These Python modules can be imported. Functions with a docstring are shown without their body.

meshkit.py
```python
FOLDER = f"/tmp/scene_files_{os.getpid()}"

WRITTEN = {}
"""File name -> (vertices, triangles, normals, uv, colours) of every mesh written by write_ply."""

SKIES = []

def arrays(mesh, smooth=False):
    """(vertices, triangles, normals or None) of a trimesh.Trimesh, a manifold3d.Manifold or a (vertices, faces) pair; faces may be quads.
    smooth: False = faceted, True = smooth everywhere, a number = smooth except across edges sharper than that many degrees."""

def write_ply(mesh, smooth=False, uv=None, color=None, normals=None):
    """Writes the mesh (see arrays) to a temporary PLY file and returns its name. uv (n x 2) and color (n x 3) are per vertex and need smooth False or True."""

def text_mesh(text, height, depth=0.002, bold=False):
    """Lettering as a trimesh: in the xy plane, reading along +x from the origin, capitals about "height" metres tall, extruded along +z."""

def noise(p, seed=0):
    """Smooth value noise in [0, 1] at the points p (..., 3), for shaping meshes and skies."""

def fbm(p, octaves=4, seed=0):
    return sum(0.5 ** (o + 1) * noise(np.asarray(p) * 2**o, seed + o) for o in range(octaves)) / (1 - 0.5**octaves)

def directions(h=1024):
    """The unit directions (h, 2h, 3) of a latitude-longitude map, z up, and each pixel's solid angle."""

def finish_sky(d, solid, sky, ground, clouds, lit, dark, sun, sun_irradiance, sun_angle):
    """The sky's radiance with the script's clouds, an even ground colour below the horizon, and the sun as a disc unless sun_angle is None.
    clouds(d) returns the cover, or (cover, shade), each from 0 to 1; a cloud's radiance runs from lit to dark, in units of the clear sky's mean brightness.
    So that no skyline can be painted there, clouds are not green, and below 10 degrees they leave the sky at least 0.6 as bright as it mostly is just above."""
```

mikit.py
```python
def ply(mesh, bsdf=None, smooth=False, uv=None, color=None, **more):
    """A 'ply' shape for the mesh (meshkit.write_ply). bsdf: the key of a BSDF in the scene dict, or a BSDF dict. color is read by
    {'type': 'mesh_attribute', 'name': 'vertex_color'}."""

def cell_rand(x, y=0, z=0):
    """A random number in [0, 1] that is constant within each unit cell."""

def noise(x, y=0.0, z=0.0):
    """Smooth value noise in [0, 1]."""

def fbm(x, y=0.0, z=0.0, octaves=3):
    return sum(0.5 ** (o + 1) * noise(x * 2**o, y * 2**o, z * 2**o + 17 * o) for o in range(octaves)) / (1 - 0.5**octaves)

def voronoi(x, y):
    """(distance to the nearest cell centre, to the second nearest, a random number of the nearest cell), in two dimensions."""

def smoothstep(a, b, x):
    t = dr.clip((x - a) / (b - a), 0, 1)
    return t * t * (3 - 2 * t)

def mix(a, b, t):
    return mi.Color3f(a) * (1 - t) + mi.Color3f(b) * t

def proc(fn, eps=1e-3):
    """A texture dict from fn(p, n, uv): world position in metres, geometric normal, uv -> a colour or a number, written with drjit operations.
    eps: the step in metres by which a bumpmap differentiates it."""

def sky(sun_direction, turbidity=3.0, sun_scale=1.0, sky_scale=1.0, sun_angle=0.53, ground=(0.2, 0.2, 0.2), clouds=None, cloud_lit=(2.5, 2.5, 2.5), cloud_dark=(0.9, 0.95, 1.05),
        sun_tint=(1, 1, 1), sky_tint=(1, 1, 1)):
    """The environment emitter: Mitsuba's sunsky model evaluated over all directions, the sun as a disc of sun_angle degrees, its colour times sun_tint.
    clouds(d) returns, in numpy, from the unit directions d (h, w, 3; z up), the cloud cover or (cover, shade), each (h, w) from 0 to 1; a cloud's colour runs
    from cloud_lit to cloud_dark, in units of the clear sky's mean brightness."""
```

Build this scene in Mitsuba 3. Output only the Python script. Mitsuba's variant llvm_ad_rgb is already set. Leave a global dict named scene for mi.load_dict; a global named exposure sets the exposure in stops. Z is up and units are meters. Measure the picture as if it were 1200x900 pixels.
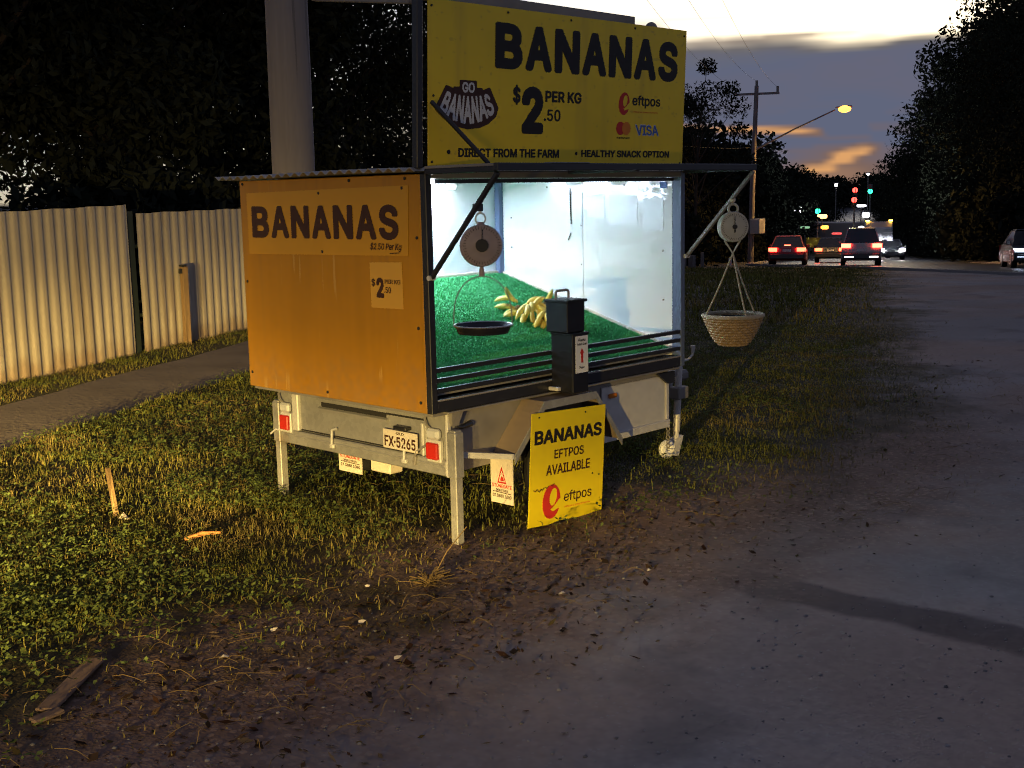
import math, random
import numpy as np, trimesh, shapely
import shapely.geometry as sg
from shapely import affinity
import mitsuba as mi, drjit as dr
import mikit, meshkit
from mikit import fbm, noise, voronoi, smoothstep, mix, proc

random.seed(7)
RNG = np.random.default_rng(7)
T = mi.ScalarTransform4f
scene, labels = {}, {}

# ------------------------------------------------------------------ camera
CAM = np.array([-3.89482, -4.34136, 1.05973])
RIGHT = np.array([0.69253639, -0.72108326, -0.02079141])
DOWN = np.array([-0.12681123, -0.09331695, -0.98752765])
FWD = np.array([0.71014947, 0.68653542, -0.15606684])
scene['camera'] = {'type': 'perspective', 'fov': 2 * math.degrees(math.atan(600 / 1408.56)), 'fov_axis': 'x', 'near_clip': 0.05, 'far_clip': 3000.0,
                   'to_world': T().look_at(origin=CAM.tolist(), target=(CAM + FWD).tolist(), up=(-DOWN).tolist())}
exposure = 0.0

# ------------------------------------------------------------------ sky: dusk, the sun just down behind the far end of the road
ROAD_AZ = math.radians(28.7)
SUN = np.array([math.cos(math.radians(26)), math.sin(math.radians(26)), 0.12])


def clouds(d):
    az = np.degrees(np.arctan2(d[..., 1], d[..., 0])) - 28.7          # + is left of the road's far end
    az = (az + 180) % 360 - 180
    el = np.degrees(np.arcsin(np.clip(d[..., 2], -1, 1)))
    z = az * 0
    n = meshkit.fbm(np.stack([az * 0.16, el * 0.9, z], -1), 4, seed=3) - 0.5
    # a long bank low over the sunset with slits near the ground, open sky above it
    top = 6.5 + 1.6 * n
    bank = 1 / (1 + np.exp(np.clip((el - top) / 0.13, -50, 50))) / (1 + np.exp(np.clip((az - 21) / 2.0, -50, 50)))
    wisp = np.clip((meshkit.fbm(np.stack([az * 0.10 + 3, el * 1.5, z + 5], -1), 4, seed=11) - 0.53) / 0.06, 0, 1) * np.exp(-((el - 7.0) / 0.5) ** 2)
    m = meshkit.fbm(np.stack([az * 0.35 + 9, el * 3.0, z + 2], -1), 4, seed=23) - 0.5
    slit = np.exp(-((el - 2.62 - 0.05 * (az - 3)) / (0.13 + 0.12 * m)) ** 2) * np.clip((az - 0.8 + 2 * m) / 1.2, 0, 1) * np.clip((9.0 - az) / 3, 0, 1)
    def streak(e0, a0, half, thick, slope):
        t = (az - a0) / half
        return np.exp(-((el - e0 + slope * (az - a0) - 0.35 * m) / (thick * (1 + 1.5 * m))) ** 2) * np.exp(-t ** 4)
    low = 0.95 * streak(1.42, -0.35, 0.95, 0.13, 0.16) + 0.6 * streak(1.12, 0.1, 0.7, 0.08, 0.12) + 0.8 * streak(0.80, 1.0, 0.7, 0.14, 0.10) + 0.3 * np.exp(-((el - 0.6) / 0.7) ** 2) * np.exp(-((az - 0.2) / 2.2) ** 2)
    stray = np.clip((m - 0.09) / 0.06, 0, 1) * np.exp(-((el - 2.0) / 1.2) ** 2) * 0.25
    gap = np.clip(slit * 1.2 + 1.2 * low + 0.2 * stray, 0, 1)
    cover = np.maximum(bank, wisp)
    # thinner grey cover over the rest of the sky
    far = np.maximum(np.clip((el - 13) / 14, 0, 1), np.clip((np.abs(az - 10) - 50) / 45, 0, 1))
    over = np.clip(0.62 + 1.2 * (meshkit.fbm(d * 4 + 5, 4, seed=8) - 0.5), 0, 1)
    cover = np.maximum(cover, far * over)
    return cover, np.clip(0.99 - 0.06 * np.clip(n, 0, 1) - 0.07 * far - 1.0 * gap - 0.18 * wisp, 0, 1)


scene['sky'] = {**mikit.sky(SUN, turbidity=3, sun_scale=0.0, sky_scale=4.7, clouds=clouds, cloud_lit=(3.0, 1.5, 0.58), cloud_dark=(0.210, 0.258, 0.41),
                            sky_tint=(0.95, 1.12, 1.80), ground=(0.08, 0.08, 0.08)), 'sampling_weight': 4.0}

# ------------------------------------------------------------------ helpers


def diffuse(c):
    return {'type': 'twosided', 'bsdf': {'type': 'diffuse', 'reflectance': {'type': 'rgb', 'value': list(c)} if not isinstance(c, dict) else c}}


def pbr(c, rough=0.5, metal=0.0, spec=0.5, bump=None, scale=0.002, **more):
    b = {'type': 'principled', 'base_color': c if isinstance(c, dict) else {'type': 'rgb', 'value': list(c)}, 'roughness': rough, 'metallic': metal, 'specular': spec, **more}
    if bump is not None:
        b = {'type': 'bumpmap', 'arbitrary': bump, 'scale': scale, 'bsdf': b}
    return {'type': 'twosided', 'bsdf': b}


def mat(name, d):
    scene[name] = d
    return name


def emit(rgb, w=1.0):
    return {'type': 'area', 'radiance': {'type': 'rgb', 'value': [float(x) for x in rgb]}, 'sampling_weight': float(w)}


def numbered(key):
    if key not in scene and key not in labels and not any(k.startswith(key + '__') for k in scene):
        return key
    i = 1
    while f'{key}_{i:03d}' in scene or f'{key}_{i:03d}' in labels or any(k.startswith(f'{key}_{i:03d}__') for k in scene):
        i += 1
    return f'{key}_{i:03d}'


def thing(name, label, cat, group=None):
    k = numbered(name)
    labels[k] = {'label': label, 'category': cat}
    if group:
        labels[k]['group'] = group
    return k


PART_N = {}


def put(name, mesh, m, parent=None, label=None, smooth=False, kind=None, emitter=None, color=None, cat=None, group=None, **more):
    base = f'{parent}__{name}' if parent else name
    n = PART_N.get(base, -1) + 1
    PART_N[base] = n
    key = base if n == 0 else f'{base}_{n:03d}'
    d = mikit.ply(mesh, m, smooth=smooth, color=color, **more) if not isinstance(mesh, dict) else dict(mesh)
    if emitter:
        d['emitter'] = emitter
    scene[key] = d
    lab = {}
    if label: lab['label'] = label
    if kind: lab['kind'] = kind
    if cat: lab['category'] = cat
    if group: lab['group'] = group
    if lab:
        labels[key] = lab
    return key


def join(ms):
    return trimesh.util.concatenate([m if isinstance(m, trimesh.Trimesh) else m for m in ms])


def box(x0, x1, y0, y1, z0, z1, r=0.0):
    x0, x1 = sorted((x0, x1)); y0, y1 = sorted((y0, y1)); z0, z1 = sorted((z0, z1))
    if r <= 0:
        m = trimesh.creation.box(extents=(x1 - x0, y1 - y0, z1 - z0))
        m.apply_translation(((x0 + x1) / 2, (y0 + y1) / 2, (z0 + z1) / 2))
        return m
    r = min(r, 0.45 * min(x1 - x0, y1 - y0, z1 - z0))
    pts = []
    for a in (0, 1):
        for b in (0, 1):
            for c in (0, 1):
                X, Y, Z = (x0, x1)[a], (y0, y1)[b], (z0, z1)[c]
                sx, sy, sz = (1, -1)[a], (1, -1)[b], (1, -1)[c]
                pts += [(X, Y + sy * r, Z + sz * r), (X + sx * r, Y, Z + sz * r), (X + sx * r, Y + sy * r, Z)]
    return trimesh.convex.convex_hull(np.array(pts))


def hull(pts):
    return trimesh.convex.convex_hull(np.array(pts, float))


def tube(points, r, sides=8, cap=True):
    p = np.asarray(points, float)
    r = np.broadcast_to(np.asarray(r, float), (len(p),))
    t = np.gradient(p, axis=0)
    t /= np.linalg.norm(t, axis=1, keepdims=True) + 1e-12
    a = np.cross(t[0], [0, 0, 1.0] if abs(t[0][2]) < 0.9 else [1.0, 0, 0])
    A = []
    for i in range(len(p)):
        a = a - t[i] * (a @ t[i]); a = a / (np.linalg.norm(a) + 1e-12); A.append(a)
    A = np.array(A); B = np.cross(t, A)
    ang = np.arange(sides) * 2 * np.pi / sides
    v = p[:, None] + r[:, None, None] * (np.cos(ang)[None, :, None] * A[:, None] + np.sin(ang)[None, :, None] * B[:, None])
    v = v.reshape(-1, 3); f = []
    for i in range(len(p) - 1):
        for j in range(sides):
            k = (j + 1) % sides
            f += [[i * sides + j, i * sides + k, (i + 1) * sides + k], [i * sides + j, (i + 1) * sides + k, (i + 1) * sides + j]]
    if cap:
        n = len(v); v = np.vstack([v, p[0], p[-1]])
        for j in range(sides):
            k = (j + 1) % sides
            f += [[n, k, j], [n + 1, (len(p) - 1) * sides + j, (len(p) - 1) * sides + k]]
    return trimesh.Trimesh(v, f, process=False)


def bar(p0, p1, w, h=None):
    """A square-section bar from p0 to p1."""
    h = h or w
    p0, p1 = np.array(p0, float), np.array(p1, float)
    z = p1 - p0; L = np.linalg.norm(z); z /= L
    x = np.cross(z, [0, 0, 1.0]) if abs(z[2]) < 0.95 else np.array([1.0, 0, 0]); x /= np.linalg.norm(x); y = np.cross(z, x)
    m = box(-w / 2, w / 2, -h / 2, h / 2, 0, L, 0.004)
    M = np.eye(4); M[:3, 0], M[:3, 1], M[:3, 2], M[:3, 3] = x, y, z, p0
    m.apply_transform(M)
    return m


def disc(c, axis, r, h, n=28, r2=None):
    """A cylinder (or frustum) of height h from c along axis."""
    axis = np.array(axis, float); axis /= np.linalg.norm(axis)
    return tube([np.array(c), np.array(c) + axis * h], [r, r if r2 is None else r2], n)


def sphere(c, r, n=2):
    m = trimesh.creation.icosphere(subdivisions=n, radius=r); m.apply_translation(c); return m


def ring(c, axis, R, r, n=28, s=8, a0=0, a1=2 * math.pi, up=(0, 0, 1)):
    axis = np.array(axis, float); axis /= np.linalg.norm(axis)
    u = np.array(up, float); u -= axis * (u @ axis); u /= np.linalg.norm(u); w = np.cross(axis, u)
    a = np.linspace(a0, a1, n)
    return tube([np.array(c) + R * (math.cos(q) * u + math.sin(q) * w) for q in a], r, s, cap=True)


_TP = {}


def text_poly(s, grow=0.0):
    """The lettering as a shapely shape, capitals 1 high."""
    if (s, grow) not in _TP:
        m = meshkit.text_mesh(s, 1.0, depth=0.1, bold=True)
        top = m.triangles[m.face_normals[:, 2] > 0.5][:, :, :2]
        g = shapely.union_all([sg.Polygon(t).buffer(1e-4) for t in top])
        if grow:
            g = g.buffer(grow, join_style='mitre', mitre_limit=1.6)
        _TP[s, grow] = g.simplify(0.006)
    return _TP[s, grow]


def spaced(s, grow=0.0, gap=0.10, width=0.62):
    """Letters of equal slots with clear gaps between them, capitals 1 high."""
    out, x = [], 0.0
    for ch in s:
        w = width * (0.92 if ch == 'S' else 1.0)
        out.append(fit(text_poly(ch, grow), x, x + w, 0, 1)); x += w + gap
    return shapely.union_all(out)


def fit(shape, x0, x1, y0, y1, shear=0.0):
    if shear:
        shape = affinity.skew(shape, xs=shear)
    a, b, c, d = shape.bounds
    return affinity.translate(affinity.scale(affinity.translate(shape, -a, -b), (x1 - x0) / (c - a), (y1 - y0) / (d - b), origin=(0, 0)), x0, y0)


def extrude(shape, h):
    gs = getattr(shape, 'geoms', [shape])
    return join([trimesh.creation.extrude_polygon(g, h, engine='earcut') for g in gs if g.geom_type == 'Polygon' and g.area > 1e-9])


def place(mesh, o, ux, uy, un):
    M = np.eye(4); M[:3, 0], M[:3, 1], M[:3, 2], M[:3, 3] = ux, uy, un, o
    mesh = mesh.copy(); mesh.apply_transform(M); return mesh


def circle(x, y, r, n=32):
    return sg.Point(x, y).buffer(r, quad_segs=n // 4)


# ------------------------------------------------------------------ where things lie
U = np.array([math.cos(ROAD_AZ), math.sin(ROAD_AZ)])         # along the road
V = np.array([-U[1], U[0]])                                  # to its left
ORG = CAM[:2].copy()


def uv_of(x, y):
    dx, dy = x - ORG[0], y - ORG[1]
    return dx * U[0] + dy * U[1], dx * V[0] + dy * V[1]


def xy(u, v):
    return ORG + u * U + v * V


def ramp(u):
    u = np.asarray(u, float)
    a = np.maximum(u - 18, 0)
    dip = np.where(a < 8, a * a / 16 * 0.05, 0.05 * (a - 4))
    far = np.maximum(u - 150, 0)
    rise = np.where(far < 40, far * far / 80 * 0.085, 0.085 * (far - 20))
    return -dip + np.minimum(rise, 18)


BX = np.array([-40, -6, -1.7, 0, 1.0, 1.8, 3.2, 4.9, 17, 30, 60.0])
BY = np.array([8, -0.25, -0.28, -0.06, -0.12, -0.42, -0.5, -0.1, 6.0, 12.6, 28.0])


def edge(x, y):
    """Metres into the grass from its edge against the gravel (negative on the gravel)."""
    return (y - np.interp(x, BX, BY)) * 0.92


RE_U = np.array([-60, 10, 20, 26, 31, 38, 45, 52, 58, 80, 88, 400.0])
RE_V = np.array([-70, -26, -13.5, -8.0, -4.6, -2.9, -1.0, 2.4, 4.2, 4.2, 1.7, 1.7])
RR_U = np.array([-60, 10, 20, 30, 45, 70, 400.0])
RR_V = np.array([-90, -42, -26, -15, -9.2, -6.5, -6.5])


def path_v(u):
    return 6.55 + 0.0 * u, 0.68                                # centre line and half width of the footpath


def height(x, y, fine=True):
    x, y = np.asarray(x, float), np.asarray(y, float)
    u, v = uv_of(x, y)
    z = -0.682 + ramp(u)
    e = edge(x, y)
    p = np.stack([x, y, x * 0], -1)
    onroad = np.clip((np.interp(u, RE_U, RE_V) + 0.5 - v) / 0.5, 0, 1) * np.clip((v - np.interp(u, RR_U, RR_V) + 0.5) / 0.5, 0, 1)
    grass = np.clip(e / 0.6, 0, 1)
    bump = (meshkit.fbm(p * 0.35, 3, 4) - 0.5) * 0.10 * np.clip((np.abs(x - 1) + np.abs(y - 0.7) - 1.2) / 3, 0.15, 1)
    pv, ph = path_v(u)
    onpath = np.clip((ph + 0.12 - np.abs(v - pv)) / 0.15, 0, 1)
    if fine:
        bump = bump + (meshkit.fbm(p * 3.1, 3, 9) - 0.5) * (0.010 + 0.04 * grass)
        bump = bump + (meshkit.fbm(p * 14, 2, 2) - 0.5) * (0.005 + 0.005 * np.clip((e + 1.0) / 0.8, 0, 1))
    z = z + bump * (1 - onroad) * (1 - onpath) - 0.06 * onpath - 0.07 * onroad
    # the far side of the road climbs into the trees
    z = z + 0.0 * u
    return z


def zg(x, y):
    return float(height(np.array([x]), np.array([y]))[0])


# ------------------------------------------------------------------ materials
def edge_dr(p):
    y = mi.Float(BY[0])
    for a, b, c, d in zip(BX[:-1], BX[1:], BY[:-1], BY[1:]):
        y = dr.select((p.x >= float(a)) & (p.x < float(b)), float(c) + (p.x - float(a)) * float((d - c) / (b - a)), y)
    return (p.y - y) * 0.92


def ground_color(p, n, uv):
    e = edge_dr(p) + (fbm(p.x * 1.3, p.y * 1.3, 3, 4) - 0.5) * 1.3 + (fbm(p.x * 7, p.y * 7, 13, 3) - 0.5) * 0.7
    g = fbm(p.x * 38, p.y * 38, 1, 3)
    mid = fbm(p.x * 1.7 + 4, p.y * 1.7, 2, 4)
    big = fbm(p.x * 0.5 + 9, p.y * 0.5, 7, 3)
    d1, d2, r = voronoi(p.x * 55, p.y * 55)
    gravel = mix((0.150, 0.138, 0.132), (0.270, 0.246, 0.234), 0.15 + 0.50 * g + 0.60 * (mid - 0.3))
    gravel = gravel * (0.86 + 0.56 * big)
    gravel = mix(gravel, gravel * mi.Color3f(1.10, 0.90, 0.78), smoothstep(0.35, 0.70, fbm(p.x * 0.8 + 3, p.y * 0.8, 31, 4)))
    gravel = mix(gravel, mi.Color3f(0.33, 0.31, 0.30), dr.select((r > 0.95) & (d1 < 0.33), 0.3, 0.0))
    gravel = mix(gravel, mi.Color3f(0.05, 0.047, 0.05), smoothstep(0.58, 0.80, fbm(p.x * 2.3, p.y * 2.3, 11, 4)) * 0.35)
    # a darker band with ragged edges across the driveway gravel
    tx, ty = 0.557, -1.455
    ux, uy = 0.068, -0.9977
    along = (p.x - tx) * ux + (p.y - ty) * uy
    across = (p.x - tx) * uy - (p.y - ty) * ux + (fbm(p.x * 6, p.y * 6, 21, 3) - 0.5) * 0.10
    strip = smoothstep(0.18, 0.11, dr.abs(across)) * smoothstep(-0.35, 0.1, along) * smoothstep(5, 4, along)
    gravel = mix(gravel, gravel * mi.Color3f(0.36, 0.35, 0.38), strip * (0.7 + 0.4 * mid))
    dirt = mix((0.115, 0.070, 0.052), (0.235, 0.150, 0.112), 0.25 * g + 0.75 * mid)
    d3, d4, r3 = voronoi(p.x * 30 + 7, p.y * 30)
    dirt = mix(dirt, mix((0.07, 0.04, 0.026), (0.36, 0.25, 0.18), r3), dr.select(d3 < 0.38, 0.55, 0.0))
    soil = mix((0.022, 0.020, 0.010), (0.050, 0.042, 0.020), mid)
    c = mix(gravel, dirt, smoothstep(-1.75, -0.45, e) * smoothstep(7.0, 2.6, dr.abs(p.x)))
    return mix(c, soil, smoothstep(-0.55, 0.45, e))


def ground_bump(p, n, uv):
    d1, d2, r = voronoi(p.x * 70, p.y * 70)
    return fbm(p.x * 26, p.y * 26, 5, 3) * 0.7 + r * smoothstep(0.45, 0.15, d1) * 0.55


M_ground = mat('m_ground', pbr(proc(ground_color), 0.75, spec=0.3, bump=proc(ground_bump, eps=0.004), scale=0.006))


def mottle(base, amount, s, seed=0.0, streak=1.0):
    base = tuple(base)

    def fn(p, n, uv):
        k = fbm(p.x * s + seed, p.y * s, p.z * s * streak, 4)
        return mi.Color3f(*base) * (1 + amount * (k - 0.5) * 2)
    return proc(fn)


def orange_color(p, n, uv):
    k = fbm(p.y * 2 + 3, p.z * 2, 3, 4)
    s = fbm(p.y * 16, p.z * 1.4, 5, 3)
    scratch = smoothstep(0.70, 0.76, fbm(p.y * 40 + 11, p.z * 3 + p.y * 5, 9, 3)) * smoothstep(0.5, 0.62, fbm(p.y * 3, p.z * 3, 4, 2))
    splash = smoothstep(0.30, 0.0, p.z + 0.25 * (fbm(p.y * 7, p.z * 5, 1, 4) - 0.5)) * fbm(p.y * 30, p.z * 30, 2, 3)
    run = smoothstep(0.58, 0.80, fbm(p.y * 22 + 2, p.z * 0.8, 7, 3)) * smoothstep(-0.1, 1.0, p.z)
    c = mi.Color3f(0.45, 0.198, 0.006) * (0.84 + 0.24 * k + 0.14 * (s - 0.5))
    c = mix(c, (0.30, 0.15, 0.03), run * 0.35)
    c = mix(c, (0.25, 0.16, 0.08), splash * 0.55)
    return mix(c, (0.60, 0.38, 0.12), scratch * 0.35)


M_orange = mat('m_orange', pbr(proc(orange_color), 0.42, spec=0.35))
M_yellow = mat('m_yellow_sheet', pbr(mottle((0.55, 0.27, 0.016), 0.09, 3.0), 0.4, spec=0.35))


def sign_color(p, n, uv):
    run = smoothstep(0.55, 0.80, fbm(p.x * 9, p.y * 3, p.z * 0.6, 4))
    k = fbm(p.x * 1.6, p.y, p.z * 2.2, 4)
    spots = smoothstep(0.70, 0.76, fbm(p.x * 34, p.y * 9, p.z * 34, 3))
    c = mi.Color3f(0.86, 0.60, 0.018) * (0.86 + 0.26 * k)
    return mix(mix(c, (0.50, 0.34, 0.05), run * 0.35), (0.35, 0.24, 0.06), spots * 0.3)


M_sign = mat('m_yellow_sign', pbr(proc(sign_color), 0.38, spec=0.4))
M_sign2 = mat('m_yellow_corflute', pbr(mottle((0.72, 0.56, 0.009), 0.06, 5.0), 0.45, spec=0.3))
M_black = mat('m_black_print', pbr((0.018, 0.014, 0.012), 0.5, spec=0.3))
M_brown = mat('m_brown_print', pbr((0.05, 0.018, 0.010), 0.5, spec=0.3))
M_red = mat('m_red_print', pbr((0.52, 0.030, 0.020), 0.45, spec=0.3))
M_orangep = mat('m_orange_print', pbr((0.66, 0.20, 0.02), 0.45, spec=0.3))
M_whitep = mat('m_white_print', pbr((0.62, 0.60, 0.56), 0.45, spec=0.3))
M_cream = mat('m_cream_plastic', pbr(mottle((0.66, 0.58, 0.46), 0.07, 6.0), 0.5, spec=0.3))
M_bluep = mat('m_blue_print', pbr((0.07, 0.13, 0.36), 0.45, spec=0.3))
M_frame = mat('m_black_steel', pbr(mottle((0.016, 0.016, 0.020), 0.4, 12.0), 0.38, spec=0.5))
M_post = mat('m_grey_blue_post', pbr((0.10, 0.13, 0.22), 0.45, spec=0.4))


def wall_bump(p, n, uv):
    return fbm(p.x * 3.2 + 2, p.y * 3.2, p.z * 5.5, 3)


def wall_color(p, n, uv):
    smear = smoothstep(0.52, 0.75, fbm(p.x * 3 + 1, p.y * 3, p.z * 7, 4))
    return mix((0.83, 0.85, 0.87), (0.74, 0.77, 0.81), smear * 0.5)


M_wall = mat('m_white_liner', pbr(proc(wall_color), 0.06, spec=0.5, bump=proc(wall_bump, eps=0.01), scale=0.008))
M_ceil = mat('m_white_ceiling', pbr((0.62, 0.63, 0.65), 0.5))


def galv_color(p, n, uv):
    d1, d2, r = voronoi((p.x + p.y) * 45, p.z * 45 + p.x * 20)
    k = fbm(p.x * 4, p.y * 4, p.z * 6, 4)
    rust = smoothstep(0.62, 0.78, fbm(p.x * 5 + 8, p.y * 5, p.z * 3, 4))
    return mix(mi.Color3f(0.37, 0.36, 0.34) * (0.80 + 0.14 * r + 0.4 * (k - 0.5)), (0.20, 0.13, 0.08), rust * 0.55)


M_galv = mat('m_galvanised', pbr(proc(galv_color), 0.48, metal=0.35, spec=0.5))
M_galvd = mat('m_galvanised_dull', pbr(mottle((0.24, 0.22, 0.20), 0.3, 7.0), 0.6, metal=0.2))
M_chrome = mat('m_bright_steel', pbr((0.6, 0.6, 0.6), 0.25, metal=0.9))
M_zinc = mat('m_zinc_white', pbr(mottle((0.58, 0.56, 0.52), 0.15, 20.0), 0.45, metal=0.15))
M_dark = mat('m_dark_gap', pbr((0.02, 0.018, 0.016), 0.7))
M_rubber = mat('m_rubber', pbr((0.018, 0.018, 0.018), 0.8, spec=0.2))


def turf_color(p, n, uv):
    k = fbm(p.x * 60, p.y * 60, 0, 3)
    b = fbm(p.x * 5, p.y * 5, 0, 3)
    return mix((0.034, 0.180, 0.062), (0.085, 0.380, 0.145), 0.55 * k + 0.45 * b)


M_turf = mat('m_turf', pbr(proc(turf_color), 0.9, spec=0.1, bump=proc(lambda p, n, uv: noise(p.x * 190, p.y * 190, 1) + noise(p.x * 75, p.y * 75, 3), eps=0.002), scale=0.006))
M_turft = mat('m_turf_blade', diffuse((0.065, 0.310, 0.115)))


def banana_color(p, n, uv):
    k = fbm(p.x * 50, p.y * 50, p.z * 50, 3)
    return mix(mix((0.78, 0.60, 0.14), (0.66, 0.54, 0.15), k), (0.12, 0.06, 0.02), smoothstep(0.66, 0.74, fbm(p.x * 26 + 3, p.y * 26, p.z * 26, 3)) * 0.8)


M_banana = mat('m_banana', pbr(proc(banana_color), 0.45, spec=0.35))
M_bstem = mat('m_banana_stem', pbr((0.14, 0.10, 0.03), 0.7))
M_dial = mat('m_dial_shell', pbr(mottle((0.26, 0.205, 0.205), 0.25, 14.0), 0.55))
M_dial2 = mat('m_dial_pale', pbr(mottle((0.42, 0.40, 0.33), 0.2, 14.0), 0.5))
M_wicker = mat('m_wicker', pbr(mottle((0.30, 0.20, 0.10), 0.35, 40.0), 0.8))
M_rope = mat('m_rope', pbr(mottle((0.34, 0.28, 0.19), 0.3, 60.0), 0.9))
M_safe = mat('m_black_box', pbr(mottle((0.008, 0.008, 0.011), 0.5, 18.0), 0.45, spec=0.35))


def fence_color(p, n, uv):
    t = (p.z + 0.69) / 1.8
    k = fbm(p.x * 1.5, p.y * 1.5, p.z * 0.8, 4)
    dirt = smoothstep(0.16, -0.02, t + (fbm(p.x * 5, p.y * 5, p.z * 3, 3) - 0.5) * 0.25)
    rust = smoothstep(0.60, 0.76, fbm(p.x * 6 + p.y * 4, p.y * 3, p.z * 1.2, 4)) * smoothstep(0.75, 1.0, t + 0.2 * k)
    stain = smoothstep(0.56, 0.72, fbm(p.x * 9, p.y * 9, p.z * 0.7, 3)) * 0.35
    return mix(mix(mi.Color3f(0.46, 0.395, 0.30) * (0.78 + 0.42 * k), (0.20, 0.13, 0.07), dr.maximum(rust * 0.6, stain)), (0.22, 0.13, 0.07), dirt * 0.65)


M_fence = mat('m_fence_sheet', pbr(proc(fence_color), 0.5, spec=0.3))
M_fpost = mat('m_fence_post', pbr((0.03, 0.04, 0.03), 0.5))
M_concrete = mat('m_path', pbr(mottle((0.115, 0.095, 0.082), 0.3, 2.5), 0.95, spec=0.1, bump=proc(lambda p, n, uv: fbm(p.x * 30, p.y * 30, 0, 3), eps=0.004), scale=0.004))
M_asphalt = mat('m_asphalt', pbr(mottle((0.055, 0.055, 0.058), 0.3, 0.8), 0.34, spec=0.5, bump=proc(lambda p, n, uv: fbm(p.x * 8, p.y * 8, 0, 3), eps=0.01), scale=0.006))
M_line = mat('m_road_paint', pbr((0.5, 0.5, 0.48), 0.7))
M_kerb = mat('m_kerb', pbr(mottle((0.22, 0.21, 0.20), 0.2, 3), 0.9))


def wood(base, s=1.0):
    base = tuple(base)

    def fn(p, n, uv):
        g = fbm(p.x * 30 * s, p.y * 30 * s, p.z * 1.6 * s, 4)
        b = fbm(p.x * 3, p.y * 3, p.z * 0.7, 3)
        crack = smoothstep(0.60, 0.70, fbm(p.x * 22 * s + 5, p.y * 22 * s, p.z * 0.5, 3))
        return mi.Color3f(*base) * (0.55 + 0.6 * g + 0.4 * (b - 0.3)) * (1 - 0.5 * crack)
    return proc(fn)




def pole_color(p, n, uv):
    g = fbm(p.x * 34, p.y * 34, p.z * 1.2, 4)
    b = fbm(p.x * 3, p.y * 3, p.z * 0.5, 3)
    crack = smoothstep(0.66, 0.72, fbm(p.x * 26 + 5, p.y * 26, p.z * 0.35, 3))
    return mi.Color3f(0.255, 0.225, 0.215) * (0.78 + 0.24 * g + 0.4 * (b - 0.4)) * (1 - 0.3 * crack)


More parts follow.
